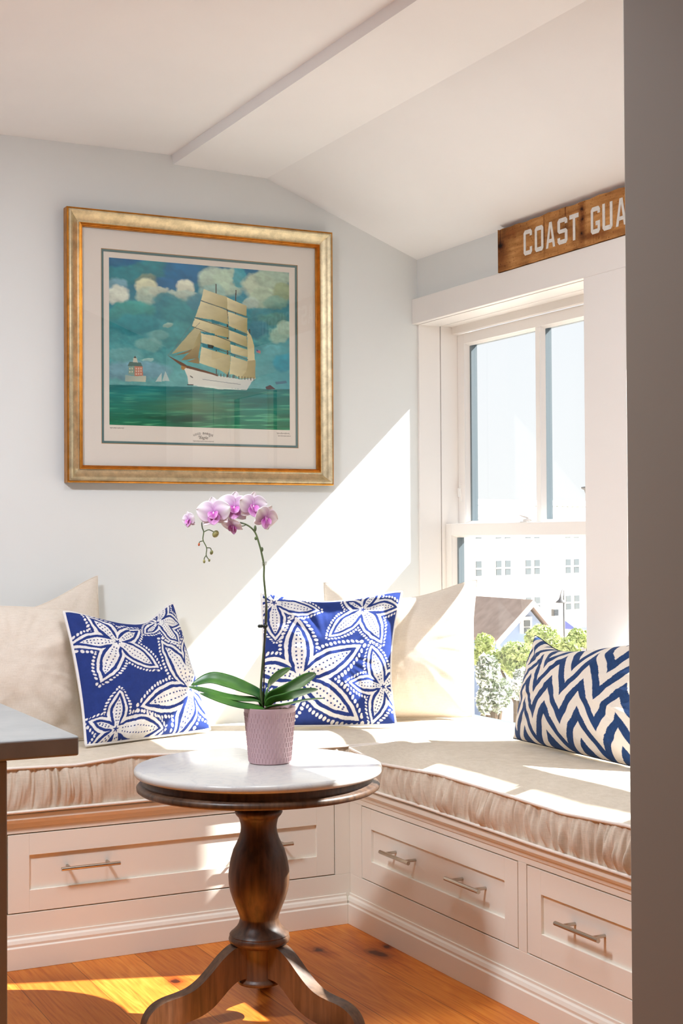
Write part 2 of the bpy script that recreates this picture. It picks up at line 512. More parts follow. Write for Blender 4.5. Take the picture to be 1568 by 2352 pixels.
def bench(name, face, s0, s1, drawers, label, back, trim_end):
    base = face.pt((s0 + s1) / 2, -0.3, 0)
    r = empty(name, base); tag(r, label, 'bench')
    off = Vector(base)
    def put(m, nm, mat, par, bev=None, base_=off):
        o = m.build(nm, mat, par, bev=bev); o.location = -base_ if par is r else (0, 0, 0); return o
    zd0, zd1 = 0.1665, 0.4125
    m = MB()
    face.box(m, s0, s1, -0.02, 0, 0.0, zd0); face.box(m, s0, s1, -0.02, 0, zd1, 0.455)
    drawers = sorted(drawers)
    edges = [s0] + [e for d in drawers for e in (d[0], d[1])] + [s1]
    for k in range(0, len(edges), 2): face.box(m, edges[k], edges[k + 1], -0.02, 0, zd0, zd1)
    put(m, 'face_frame', M_CAB, r, 0.001)
    m = MB(); face.box(m, s0, s1, -back, -0.03, 0.0, 0.455); put(m, 'carcass', M_DARKGAP, r)
    # baseboard with ogee cap
    def profile(m, poly):
        m.prism([(d, z) for d, z in poly], lambda a, b, t: face.pt(s0 if t == 0 else trim_end + end, a, b))
    end = 0.009 if face.h else 0.0
    m = MB(); profile(m, [(0, 0), (0.016, 0), (0.016, 0.066), (0.012, 0.070), (0.013, 0.078), (0.009, 0.088), (0.004, 0.093), (0.004, 0.101), (0, 0.102)])
    put(m, 'plinth', M_CAB, r, 0.0012)
    end = 0.0
    m = MB(); profile(m, [(-0.02, 0.455), (0, 0.455), (0, 0.430), (0.004, 0.432), (0.008, 0.445), (0.018, 0.452), (0.024, 0.458), (0.024, 0.474), (0.020, ZB), (-0.02, ZB)])
    face.box(m, s0, s1, -back, -0.0205, 0.4555, ZB)
    put(m, 'top_board', M_CAB, r, 0.0012)
    g = 0.0036
    for a, b, hs in drawers:
        a += g; b -= g; z0, z1 = zd0 + g, zd1 - g
        fr = 0.066; rec = 0.009
        m = MB()
        face.box(m, a, b, -0.02, -rec, z0, z1)
        face.box(m, a, a + fr, -rec, 0, z0, z1); face.box(m, b - fr, b, -rec, 0, z0, z1)
        face.box(m, a + fr, b - fr, -rec, 0, z0, z0 + fr); face.box(m, a + fr, b - fr, -rec, 0, z1 - fr, z1)
        d = put(m, 'drawer', M_CAB, r, 0.001)
        for hc in hs:
            h = MB(); L = 0.094; z = 0.297; so = 0.034
            h.tube([face.pt(hc - L, so, z), face.pt(hc + L, so, z)], 0.0062, 14)
            for q in (-0.064, 0.064): h.tube([face.pt(hc + q, -rec, z), face.pt(hc + q, so, z)], 0.0048, 12)
            h = h.build('handle', M_NICKEL, d); autosmooth(h)
    return r
bench('window_seat_bench', Face(True), -2.75, 0.0 - 0.002, [(-1.808, -0.688, (-1.553, -0.955))],
      'cream built-in bench with one wide drawer under the picture wall', 0.61, XB - 0.0255)
bench('window_seat_bench', Face(False), -2.998, YB - 0.001, [(-1.648, -0.703, (-1.402, -0.992)), (-2.634, -1.689, (-2.385, -1.966))],
      'cream built-in bench with two drawers under the window', 0.625, YB - 0.001)

# ------------------------------------------------------------------ seat cushions
def cushion(name, face, s0, s1, depth, ztop, label, group, seed, wr_amp):
    """box cushion with gathered boxing and corded edges; ztop(s) height of the front cord"""
    zb = ZB + 0.007
    F0 = 0.028                      # cushion front hangs a little past the bench face
    base = face.pt((s0 + s1) / 2, -depth / 2, ZB)
    r = empty(name, base); tag(r, label, 'cushion', group)
    n = int((s1 - s0) * 420); k = 22
    s = np.linspace(s0, s1, n); t = np.linspace(0, 1, k)
    SS, TT = np.meshgrid(s, t, indexing='ij')
    zt = ztop(s)
    ZZ = zb + (zt[:, None] - zb) * TT
    w = fbm(SS * 78 + seed + 0.6 * np.sin(TT * 2 + SS * 9), TT * 1.0 + seed, 2) - 0.5
    w2 = fbm(SS * 13 + seed * 3, TT * 0.7, 2) - 0.5
    env = np.sin(PI * TT) ** 0.5
    D = F0 + 0.010 * np.sin(PI * TT) + wr_amp * (w * 0.020 * (0.6 + 0.8 * np.clip(w2 * 2 + 0.5, 0, 1)) + w2 * 0.008) * env
    P = np.empty((n, k, 3))
    if face.h: P[..., 0] = SS; P[..., 1] = YB - D
    else: P[..., 0] = XB - D; P[..., 1] = SS
    P[..., 2] = ZZ
    idx = np.arange(n * k).reshape(n, k)
    q = np.stack([idx[:-1, :-1], idx[1:, :-1], idx[1:, 1:], idx[:-1, 1:]], -1).reshape(-1, 4)
    if not face.h: q = q[:, ::-1]
    V = [P.reshape(-1, 3)]; Q = [q]
    # top
    kt = 60; tt = np.linspace(0, 1, kt)
    SS, TT = np.meshgrid(s, tt, indexing='ij')
    dd = F0 - TT * (depth + F0)
    dome = (1 - np.clip(1 - TT * 3.2, 0, 1) ** 2.2) * (1 - np.clip(1 - (1 - TT) * 5, 0, 1) ** 2.2)
    ends = (1 - np.clip(1 - (SS - s0) * 7, 0, 1) ** 2.2) * (1 - np.clip(1 - (s1 - SS) * 7, 0, 1) ** 2.2)
    zmid = 0.634 + 0.006 * (fbm(SS * 3 + seed, TT * 2, 2) - 0.5)
    zed = zt[:, None] + (0.615 - zt[:, None]) * np.clip(TT * 2, 0, 1)
    ZZ = zed + (zmid - zed) * dome * ends + 0.004 * (fbm(SS * 18 + TT * 7 + seed, TT * 5, 3) - 0.5) * np.clip(TT * 6, 0, 1)
    P2 = np.empty((n, kt, 3))
    if face.h: P2[..., 0] = SS; P2[..., 1] = YB - dd
    else: P2[..., 0] = XB - dd; P2[..., 1] = SS
    P2[..., 2] = ZZ
    idx2 = np.arange(n * kt).reshape(n, kt) + n * k
    q = np.stack([idx2[:-1, :-1], idx2[1:, :-1], idx2[1:, 1:], idx2[:-1, 1:]], -1).reshape(-1, 4)
    if not face.h: q = q[:, ::-1]
    V.append(P2.reshape(-1, 3)); Q.append(q)
    nv = n * k + n * kt
    # end caps, back and underside
    for e, flip in ((0, False), (n - 1, True)):
        top = P2[e]; bot = top.copy(); bot[:, 2] = ZB + 0.002
        V.append(np.concatenate([bot, top])); a = np.arange(kt - 1)
        qq = np.stack([nv + a, nv + a + 1, nv + kt + a + 1, nv + kt + a], -1)
        Q.append(qq[:, ::-1] if flip == face.h else qq); nv += 2 * kt
    top = P2[:, -1]; bot = top.copy(); bot[:, 2] = ZB + 0.002
    V.append(np.concatenate([bot, top])); a = np.arange(n - 1)
    Q.append(np.stack([nv + a, nv + a + 1, nv + n + a + 1, nv + n + a], -1)); nv += 2 * n
    V = np.concatenate(V); Q = np.concatenate(Q)
    o = mesh_obj('cover', V - np.array(base), Q, M_SEAT, r, True)
    m = MB(); st = max(1, n // 120)
    off = Vector(base)
    end = P2[n - 1 if not face.h else n - 1]
    for nm, zz in (('top', zt), ('bottom', np.full(n, zb) + 0.006 * (fbm(s * 2.1 + seed, s * 0, 2) - 0.5))):
        pts = [Vector(face.pt(s[i], F0 + 0.004, zz[i])) - off for i in range(0, n, st)]
        m.tube(pts, 0.0048, 8)
    # cord round the visible end of the top panel
    for e in (0, n - 1):
        m.tube([Vector(P2[e, i]) - off for i in range(0, kt, 3)], 0.0046, 8)
    m = m.build('piping', M_PIPE, r, True)
    return r
XS = [-2.6, -1.794, -1.60, -1.42, -1.0, -0.66]; ZSs = [0.612, 0.618, 0.614, 0.630, 0.612, 0.606]
cushion('seat_cushion', Face(True), -2.74, -0.004, 0.612, lambda s: np.interp(s, XS, ZSs),
        'long beige seat cushion on the bench under the framed picture', 'piped linen seat cushions', 3.1, 1.4)
YS = [-2.86, -2.17, -1.916, -1.60, -1.27, -0.91, -0.75, -0.65]; ZS2 = [0.606, 0.606, 0.592, 0.598, 0.601, 0.582, 0.596, 0.606]
# the window cushion stops at the front line of the other one
YSTOP = YB - 0.055
cushion('seat_cushion', Face(False), -2.99, YSTOP, 0.626, lambda s: np.interp(s, YS, ZS2),
        'long beige seat cushion on the bench under the window', 'piped linen seat cushions', 8.7, 1.7)

# ------------------------------------------------------------------ pillows
def star_field(U, V, stars, aspect=1.0):
    """printed starfish: returns colour array"""
    blue = SN(44, 64, 134); white = SN(247, 245, 243)
    out = np.empty(U.shape + (3,)); out[:] = blue
    dvar = fbm(U * 30, V * 30, 3)
    wob = (fbm(U * 26 + 3, V * 26, 2) - 0.5)
    for (c, tips) in stars:
        best = np.full(U.shape, 9.0); bs = np.zeros(U.shape); bL = np.ones(U.shape); bd = np.zeros(U.shape)
        for tp in tips:
            ax, ay = tp[0] - c[0], (tp[1] - c[1]) * aspect
            L = math.hypot(ax, ay); ux, uy = ax / L, ay / L
            px, py = U - c[0], (V - c[1]) * aspect
            al = px * ux + py * uy; d = -px * uy + py * ux
            s = al / L
            W = 0.215 * min(L, 0.46) + 0.012
            f = np.where(s < 0.42, 0.42 + 0.58 * np.sin(np.clip(s / 0.42, 0, 1) * PI / 2), np.cos(np.clip((s - 0.42) / 0.58, 0, 1) * PI / 2) ** 0.85)
            w = W * f
            phi = np.where(s > 1, np.hypot(d, al - L), np.where(s < 0, np.hypot(al, d) - 0.42 * W, np.abs(d) - w))
            phi = np.where((s >= 0) & (s <= 1), phi * 0.93, phi)
            m = phi < best
            best = np.where(m, phi, best); bs = np.where(m, np.where(s > 1, 1 + np.arctan2(d, al - L) * 0.02 / L, s), bs); bL = np.where(m, L, bL); bd = np.where(m, d, bd)
        Lm = np.mean([math.hypot(t[0] - c[0], (t[1] - c[1]) * aspect) for t in tips])
        k = 0.030 * (Lm / 0.40) ** 0.6
        b = best + wob * 0.010
        out[(b < 0)] = white
        rc = np.hypot(U - c[0], (V - c[1]) * aspect)
        taper = np.clip(rc / (0.22 * Lm), 0, 1)
        blueband = (b < -k * 0.75) & (b > -k * (0.75 + 0.75 * taper)) & (rc > 0.10 * Lm)
        out[blueband] = blue
        # dot ring outside
        sp = k * 0.92
        cell = bs * bL / sp
        fr = cell - np.floor(cell) - 0.5
        jit = vnoise(np.floor(cell) * 3.1 + 5 * np.sign(bd), np.sign(bd) * 2 + 7.0)
        ring = (np.hypot((b - k * 0.88) / (0.34 + 0.12 * jit), fr * sp / (0.28 + 0.08 * jit)) < k) & (bs > 0.06)
        out[ring] = white
        # two rows of blue stitches in each arm
        core = b < -k * 1.75
        depth = np.abs(bd)
        row = np.abs(depth - np.clip(0.42 * (np.abs(bd) - b - k * 1.6), k * 0.18, 1)) < k * 0.17
        sp2 = k * 0.95; c2 = bs * bL / sp2; f2 = np.abs(c2 - np.floor(c2) - 0.5)
        out[core & row & (f2 < 0.2) & (bs > 0.12) & (bs < 0.86)] = blue
        # little star in the middle
        px, py = U - c[0], (V - c[1]) * aspect
        th = np.arctan2(py, px); rr = np.hypot(px, py)
        t0 = math.atan2((tips[0][1] - c[1]) * aspect, tips[0][0] - c[0])
        ph = np.abs(((th - t0) / (2 * PI / 5) + 0.5) % 1 - 0.5) * 2
        out[rr < k * (1.15 - 0.85 * ph ** 0.6)] = blue
    out *= (0.9 + 0.2 * dvar)[..., None]
    return np.clip(out, 0, 1)

def chevron_field(U, V):
    navy = SN(10, 50, 100); cream = SN(238, 226, 210)
    sh = np.interp(V, [-0.1, 0.2, 0.45, 0.66, 0.85, 1.1], [0, 0, 0.01, 0.06, 0.10, 0.14])
    ph = np.interp(U - sh, [-0.36, -0.14, 0.061, 0.264, 0.514, 0.77, 1.03], [-2, -1, 0, 1, 2, 3, 4])
    ph = ph + (fbm(U * 9, V * 5, 2) - 0.5) * 0.10
    tri = 1 - np.abs((ph - np.floor(ph)) * 2 - 1)
    wob = (fbm(U * 14, V * 10, 2) - 0.5) * 0.10
    f = (V - 0.192) / 0.257 - 1.26 * tri + wob
    ff = f - np.floor(f)
    e = (fbm(U * 120, V * 90, 2) - 0.5) * 0.05
    m = (ff + e) < 0.49
    out = np.where(m[..., None], navy, cream)
    stitch = 0.75 + 0.5 * vnoise(U * 240, V * 60)
    out = np.where(m[..., None], out * stitch[..., None], out * (0.95 + 0.08 * stitch[..., None]))
    return np.clip(out, 0, 1)

def pillow(name, TL, TR, BR, BL, thick, label, group, mat, n=64, nb=None, field=None, back_mat=None, pipe=None,
           sag=(0, 0, 0, 0), sagpos=0.5, front=0.55, seed=1.0, wr=1.0, p=0.5, lump=None, plumpx=None):
    """sag: inward pull of top, right, bottom, left edge as a share of the size"""
    TL, TR, BR, BL = [np.array(v, float) for v in (TL, TR, BR, BL)]
    base = (BL + BR) / 2
    r = empty(name, tuple(base)); tag(r, label, 'pillow', group)
    cx = (TR + BR - TL - BL) / 2; cy = (TL + TR - BL - BR) / 2
    wdt, hgt = np.linalg.norm(cx), np.linalg.norm(cy)
    nrm = np.cross(cx, cy); nrm /= np.linalg.norm(nrm)
    if nrm @ (np.array([-2.878, -5.03, 1.32]) - base) < 0: nrm = -nrm
    ex = cx / wdt; ey = cy / hgt
    def surf(A, B, side):
        P = (1 - B)[..., None] * ((1 - A)[..., None] * BL + A[..., None] * BR) + B[..., None] * ((1 - A)[..., None] * TL + A[..., None] * TR)
        g = np.clip(A, 0, 1)
        # skewed parabola for the top edge
        ga = np.where(g < sagpos, 0.5 * g / sagpos, 0.5 + 0.5 * (g - sagpos) / (1 - sagpos))
        pt = np.sin(PI * ga) ** 1.4; pb = 4 * A * (1 - A); pl = 4 * B * (1 - B)
        P = P - ey * (sag[0] * hgt * pt * B ** 2)[..., None] + ey * (sag[2] * hgt * pb * (1 - B) ** 2)[..., None]
        P = P - ex * (sag[1] * wdt * pl * A ** 2)[..., None] + ex * (sag[3] * wdt * pl * (1 - A) ** 2)[..., None]
        T = np.clip(4 * A * (1 - A), 0, 1) ** p * np.clip(4 * B * (1 - B), 0, 1) ** p
        if side > 0:
            T = T * thick * front
            edge = np.clip(np.minimum(np.minimum(A, 1 - A), np.minimum(B, 1 - B)) * 9, 0, 1)
            ang = np.arctan2(B - 0.5, A - 0.5)
            rad = np.hypot(A - 0.5, B - 0.5)
            w = (fbm(np.cos(ang) * 5 + seed, np.sin(ang) * 5 + rad * 1.5, 2) - 0.5) * np.clip(rad * 2.2 - 0.35, 0, 1)
            w2 = fbm(A * 4 + seed * 2.3, B * 4 - seed, 3) - 0.5
            T = T + edge * wr * (0.035 * w + 0.022 * w2)
            if lump is not None: T = T + lump(A, B) * edge
        else:
            T = -T * thick * (1 - front)
        return P + nrm * T[..., None]
    def grid(k, side):
        # denser towards the edges
        t = np.linspace(0, 1, k)
        t = t + 0.0 * np.sin(2 * PI * t)
        A, B = np.meshgrid(t, t, indexing='ij')
        P = surf(A, B, side)
        idx = np.arange(k * k).reshape(k, k)
        q = np.stack([idx[:-1, :-1], idx[1:, :-1], idx[1:, 1:], idx[:-1, 1:]], -1).reshape(-1, 4)
        f = np.cross(P[1, 0] - P[0, 0], P[0, 1] - P[0, 0]) @ nrm
        if (f > 0) != (side > 0): q = q[:, ::-1]
        return A, B, P.reshape(-1, 3), q
    A, B, P, q = grid(n, 1)
    col = field(A, B).reshape(-1, 3) if field is not None else None
    mesh_obj('front_panel', P - base, q, mat, r, True, colors=col)
    k = nb or min(n, 64)
    A, B, P, q = grid(k, -1)
    mesh_obj('back_panel', P - base, q, back_mat or mat, r, True)
    # seam / piping all the way round
    t = np.linspace(0, 1, 60)
    A = np.concatenate([t[:-1], np.ones(59), t[::-1][:-1], np.zeros(59)])
    B = np.concatenate([np.zeros(59), t[:-1], np.ones(59), t[::-1][:-1]])
    L = surf(A, B, 1) - base
    m = MB().tube([tuple(x) for x in L], 0.0052 if pipe else 0.0022, 8, closed=True)
    m.build('piping' if pipe else 'seam', pipe or mat, r, True)
    return r

STARS_L = [((0.286, 0.734), [(0.135, 0.974), (0.528, 0.885), (-0.03, 0.74), (0.1, 0.414), (0.567, 0.489)]),
           ((0.849, 0.282), [(0.671, 0.744), (0.965, 0.70), (0.372, 0.196), (0.686, -0.07), (1.06, 0.06)]),
           ((0.75, 0.94), [(0.856, 0.658), (0.563, 0.847), (1.0, 0.80), (0.97, 1.06), (0.74, 1.1)]),
           ((0.188, 0.069), [(0.213, 0.334), (0.57, 0.032), (0.26, -0.16), (0.02, -0.09), (0.01, 0.16)])]
STARS_M = [((0.275, 0.325), [(0.244, 0.812), (0.738, 0.571), (0.727, 0.022), (0.03, -0.06), (-0.12, 0.46)]),
           ((0.729, 0.871), [(0.485, 0.654), (0.907, 0.586), (1.02, 0.877), (0.84, 1.08), (0.58, 1.0)]),
           ((0.93, 0.265), [(0.823, 0.57), (0.648, 0.286), (0.823, 0.003), (1.12, 0.07), (1.13, 0.44)]),
           ((0.083, 0.929), [(0.086, 0.62), (0.408, 0.894), (-0.14, 0.78), (-0.06, 1.12), (0.18, 1.14)])]
GB = 'blue starfish pillows'; GL = 'plain linen pillows'
pillow('throw_pillow', (-1.841, -0.055, 1.06), (-1.344, -0.045, 1.183), (-1.305, -0.11, 0.640), (-1.829, -0.125, 0.640), 0.085,
       'plain beige pillow tilted against the wall, behind the other plain one', GL, M_LINEN, 80,
       sag=(0.10, 0.03, 0, 0.02), seed=2.2, wr=1.1, front=0.7)
pillow('throw_pillow', (-1.999, -0.22, 1.09), (-1.497, -0.19, 1.076), (-1.458, -0.285, 0.640), (-2.005, -0.345, 0.640), 0.15,
       'large plain beige pillow cut by the left edge, beside the kitchen island', GL, M_LINEN, 80,
       sag=(-0.02, 0.02, 0, 0.02), seed=4.7, wr=1.6, front=0.72)
pillow('throw_pillow', (-1.536, -0.29, 1.071), (-1.071, -0.075, 1.079), (-1.017, -0.297, 0.646), (-1.515, -0.47, 0.646), 0.17,
       'blue and white starfish pillow with a dented top, left of the orchid', GB, M_PRINT, 380,
       field=lambda U, V: star_field(U, V, STARS_L, 1.0), back_mat=M_WHITEC, pipe=M_PIPEW, nb=64,
       sag=(0.15, 0.02, 0.0, 0.03), sagpos=0.62, seed=6.1, wr=1.4, front=0.5)
pillow('throw_pillow', (-0.452, -0.055, 1.142), (0.058, -0.345, 1.150), (-0.012, -0.412, 0.640), (-0.535, -0.190, 0.640), 0.17,
       'plain beige pillow in the corner beside the window, behind the starfish pillow', GL, M_LINEN, 90,
       sag=(0.13, 0.02, 0.0, 0.02), seed=9.3, wr=1.0, front=0.6)
pillow('throw_pillow', (-0.770, -0.19, 1.111), (-0.280, -0.36, 1.112), (-0.386, -0.50, 0.646), (-0.832, -0.302, 0.646), 0.13,
       'blue and white starfish pillow in the corner, behind the orchid', GB, M_PRINT, 380,
       field=lambda U, V: star_field(U, V, STARS_M, 1.0), back_mat=M_WHITEC, pipe=M_PIPEW, nb=64,
       sag=(0.075, 0.06, 0.0, 0.02), sagpos=0.45, seed=3.4, wr=1.4, front=0.66)
pillow('throw_pillow', (-0.090, -0.946, 0.978), (-0.100, -1.551, 0.988), (-0.215, -1.713, 0.640), (-0.215, -1.000, 0.646), 0.17,
       'navy and cream chevron pillow leaning under the window by the partition', None, M_EMB, 380,
       field=chevron_field, back_mat=M_WHITEC, nb=64, sag=(0.13, 0.03, 0.0, 0.03), sagpos=0.30, seed=5.8, wr=1.0, front=0.62)

# ------------------------------------------------------------------ pedestal table
def table():
    c = (-1.290, -1.356)
    r = empty('pedestal_table', (c[0], c[1], 0), math.radians(-26.72))
    tag(r, 'round white marble-topped table on a turned dark wood pedestal', 'table')
    R = 0.3415
    m = MB().lathe([(0.0, 0.667), (R - 0.012, 0.667), (R - 0.003, 0.670), (R, 0.676), (R, 0.682), (R - 0.003, 0.688), (R - 0.010, 0.690), (0.0, 0.690)], 128, cap=False)
    autosmooth(m.build('marble_top', M_MARBLE, r), 50)
    m = MB().lathe([(0.0, 0.6665), (0.318, 0.6665), (0.318, 0.664), (0.316, 0.652), (0.320, 0.646), (0.330, 0.643), (0.335, 0.637), (0.334, 0.629), (0.327, 0.624),
                    (0.31, 0.622), (0.28, 0.620), (0.0, 0.620)], 128, cap=False)
    autosmooth(m.build('apron', M_TABLE, r), 50)
    px = 1 / 828.0
    def zy(y): return 1.32 - (y - 1238) * px
    prof = [(0, 0.6205), (56, 0.6205)]
    prof = [(r_ * px if i else 0.0, z_) for i, (r_, z_) in enumerate([(0, 0.6205), (52, 0.6205), (50, 0.606), (46, zy(1850)), (45, zy(1857)), (51, zy(1860)), (54.5, zy(1864)), (54.5, zy(1868)), (51, zy(1874)), (48, zy(1877)), (46.5, zy(1879)),
            (44, zy(1884)), (41.5, zy(1895)), (41, zy(1902)), (42, zy(1912)), (46, zy(1926)), (52, zy(1939)), (58.5, zy(1952)), (65, zy(1974)), (69, zy(1998)), (70, zy(2012)), (69, zy(2030)), (66, zy(2046)),
            (60, zy(2065)), (53, zy(2082)), (47.5, zy(2096)), (44.5, zy(2106)), (44, zy(2109)), (45, zy(2113)), (47, zy(2120)), (52, zy(2128)), (60, zy(2136)), (66, zy(2141)), (68, zy(2144)), (66.5, zy(2146)), (68.5, zy(2149)), (70, zy(2154)), (68.5, zy(2160)), (62, zy(2165)), (48, zy(2169)),
            (44.5, zy(2173)), (43.5, zy(2200)), (44, zy(2240)), (46, zy(2243)), (50, zy(2246)), (51, zy(2250)), (49, zy(2254)), (40, zy(2257))])]
    prof.append((0.0, prof[-1][1]))
    m = MB().lathe(prof, 72, cap=False)
    autosmooth(m.build('pedestal', M_TABLE, r), 50)
    # three scrolled legs
    top = [(0.040, 0.203), (0.060, 0.204), (0.085, 0.197), (0.115, 0.175), (0.145, 0.145), (0.175, 0.118), (0.205, 0.100), (0.240, 0.090), (0.275, 0.083), (0.305, 0.070), (0.325, 0.050), (0.335, 0.025), (0.335, 0.0)]
    bot = [(0.040, 0.115), (0.055, 0.113), (0.075, 0.108), (0.095, 0.094), (0.120, 0.070), (0.145, 0.048), (0.175, 0.032), (0.205, 0.023), (0.235, 0.016), (0.262, 0.010), (0.282, 0.004), (0.295, 0.0), (0.300, 0.0)]
    T = spline(top, 40); B = spline(bot, 40)
    for a in (90, 206, 326):
        a = math.radians(a); ca, sa = math.cos(a), math.sin(a)
        hw = 0.024
        V = []; F = []
        for i in range(40):
            w = hw * (1 - 0.12 * i / 39)
            for (rr, z), sgn in ((T[i], -1), (T[i], 1), (B[i], 1), (B[i], -1)):
                V.append((rr * ca - sgn * w * sa, rr * sa + sgn * w * ca, max(z, 0.0)))
        for i in range(39):
            for k in range(4):
                F.append((4 * i + k, 4 * i + (k + 1) % 4, 4 * i + 4 + (k + 1) % 4, 4 * i + 4 + k))
        F.append((3, 2, 1, 0)); F.append((156, 157, 158, 159))
        o = mesh_obj('leg', V, F, M_TABLE, r)
        bm = bmesh.new(); bm.from_mesh(o.data); bmesh.ops.recalc_face_normals(bm, faces=bm.faces); bm.to_mesh(o.data); bm.free()
        autosmooth(o, 40); bevel(o, 0.005, 3, 50)
    return r
table()

# ------------------------------------------------------------------ potted orchid
def orchid():
    o_ = (-1.247, -1.337, 0.690)
    r = empty('potted_orchid', o_, math.radians(-26.72))
    tag(r, 'potted orchid with white and magenta blooms on the marble table', 'plant')
    s = 4.02 / 3310.6
    def X(px, py, d=0.0):             # local metres from photo measurements: right, away, up
        return ((px - 620) * s, d, (1755 - py) * s)
    M = Mat('mauve_pot', S(196, 166, 172), 0.42, spec=0.4); vv = M.coord()
    M_POT = M.m
    rt, rb, H = 0.0725, 0.0585, 0.155
    m = MB().lathe([(0.0, 0.0), (rb - 0.004, 0.0), (rb, 0.003), (rt - 0.001, H - 0.006), (rt, H - 0.004), (rt, H), (rt - 0.003, H), (rt - 0.006, H - 0.012), (rt - 0.008, H - 0.02), (0.0, H - 0.02)], 72, cap=False)
    # raised dashes in staggered rows
    rows, cnt = 10, 40
    for i in range(rows):
        zc = 0.012 + i * 0.0138
        for k in range(cnt):
            a = 2 * PI * (k + 0.5 * (i % 2)) / cnt
            rr = rb + (rt - rb) * zc / H
            hh, ww, dp = 0.0056, 0.0012, 0.0011
            ca, sa = math.cos(a), math.sin(a)
            V = []
            for dz in (-hh, hh):
                rz = rb + (rt - rb) * (zc + dz) / H
                for q, rad in ((-ww, rz - 0.001), (-ww * 0.6, rz + dp), (ww * 0.6, rz + dp), (ww, rz - 0.001)):
                    V.append((rad * ca - q * sa, rad * sa + q * ca, zc + dz))
            m.add(V, [(0, 1, 5, 4), (1, 2, 6, 5), (2, 3, 7, 6), (0, 3, 2, 1), (4, 5, 6, 7)])
    autosmooth(m.build('pot', M_POT, r), 40)
    Mb = Mat('orchid_bark', S(70, 50, 36), 0.9); Mb.color(Mb.ramp(Mb.noise(Mb.coord(), 90, 4), [(0.35, S(36, 24, 18)), (0.65, S(110, 80, 55))]))
    n = 40; V = [(0, 0, H - 0.012)]; F = []
    for j in range(1, 9):
        for k in range(n):
            a = 2 * PI * k / n; q = (rt - 0.007) * j / 8
            V.append((q * math.cos(a), q * math.sin(a), H - 0.014 + 0.006 * random.random()))
    for k in range(n): F.append((0, 1 + k, 1 + (k + 1) % n))
    for j in range(7):
        for k in range(n): F.append((1 + j * n + k, 1 + (j + 1) * n + k, 1 + (j + 1) * n + (k + 1) % n, 1 + j * n + (k + 1) % n))
    mesh_obj('potting_bark', V, F, Mb.m, r, True)
    # leaves
    Ml = Mat('orchid_leaf', S(52, 104, 50), 0.35, spec=0.5)
    v = Ml.coord()
    Ml.color(Ml.ramp(Ml.noise(v, 14, 3), [(0.3, S(30, 84, 44)), (0.7, S(86, 140, 58))]))
    Ml.b.inputs['Subsurface Weight'].default_value = 0.0
    def leaf(pts, w, roll=0.0, fold=0.25):
        P = spline(pts, 26); V = []; F = []; nc = 9
        for i in range(26):
            t = i / 25
            d = P[min(i + 1, 25)] - P[max(i - 1, 0)]; d /= np.linalg.norm(d)
            side = np.cross(d, np.array([0, 0, 1.0])); side /= np.linalg.norm(side)
            up = np.cross(side, d)
            side2 = side * math.cos(roll) + up * math.sin(roll); up2 = np.cross(side2, d)
            ww = w * (0.42 + 0.58 * math.sin(min(t / 0.62, 1) * PI / 2)) * (1 if t < 0.62 else max(0.0, math.cos((t - 0.62) / 0.38 * PI / 2)) ** 0.6)
            for k in range(nc):
                q = (k / (nc - 1)) * 2 - 1
                V.append(tuple(P[i] + side2 * (q * ww) + up2 * (fold * ww * abs(q) ** 1.3)))
        for i in range(25):
            for k in range(nc - 1): F.append((i * nc + k, i * nc + k + 1, (i + 1) * nc + k + 1, (i + 1) * nc + k))
        o = mesh_obj('leaf', V, F, Ml.m, r, True)
        sm = o.modifiers.new('solid', 'SOLIDIFY'); sm.thickness = 0.0022
        return o
    c2 = lambda x, y, d=0.0: X(400 + x / 3.92, 1100 + y / 3.92, d)
    leaf([c2(800, 2050, 0.0), c2(770, 1960, 0.0), c2(640, 1895, -0.01), c2(480, 1835, -0.015), c2(330, 1805, -0.02), c2(160, 1862, -0.02)], 0.023, 0.75)
    leaf([c2(800, 2060, -0.005), c2(750, 2000, -0.015), c2(600, 1985, -0.03), c2(440, 1950, -0.045), c2(300, 1905, -0.05), c2(155, 1862, -0.055)], 0.014, 0.5)
    leaf([c2(810, 2075, -0.012), c2(740, 2060, -0.03), c2(600, 2035, -0.05), c2(450, 1985, -0.07), c2(265, 1912, -0.085)], 0.014, 0.6)
    leaf([c2(815, 2060, 0.01), c2(830, 1975, 0.02), c2(860, 1880, 0.035), c2(940, 1800, 0.05), c2(1045, 1735, 0.06)], 0.018, 0.9)
    leaf([c2(835, 2040, 0.0), c2(880, 1970, 0.0), c2(1000, 1930, 0.0), c2(1120, 1870, 0.0), c2(1215, 1810, 0.0), c2(1280, 1768, 0.0)], 0.024, 0.75)
    leaf([c2(835, 2060, -0.01), c2(890, 2005, -0.02), c2(1020, 1975, -0.03), c2(1160, 1930, -0.04), c2(1300, 1895, -0.045)], 0.019, 0.6)
    leaf([c2(835, 2075, -0.015), c2(900, 2050, -0.035), c2(1050, 2020, -0.06), c2(1200, 1980, -0.08), c2(1350, 1955, -0.10)], 0.012, 0.15)
    # stem, stake, clips
    Ms = Mat('orchid_stem', S(92, 112, 70), 0.5); Ms.color(Ms.ramp(Ms.noise(Ms.coord((60, 60, 8)), 1, 3), [(0.3, S(54, 62, 40)), (0.7, S(112, 132, 84))]))
    path = spline([c2(790, 2070), c2(785, 1900), c2(800, 1700), c2(812, 1560), c2(828, 1370), c2(838, 1200), c2(828, 1040), c2(816, 900), c2(818, 800),
                   c2(800, 700), c2(775, 600), c2(735, 490), c2(660, 425), c2(560, 400, 0.004), c2(450, 385, 0.008), c2(330, 375, 0.010), c2(262, 400, 0.008),
                   c2(262, 450, 0.0), c2(275, 490), c2(268, 560), c2(300, 632), c2(297, 700), c2(322, 742)], 110)
    rad = [0.0036 - 0.0024 * (i / 109) for i in range(110)]
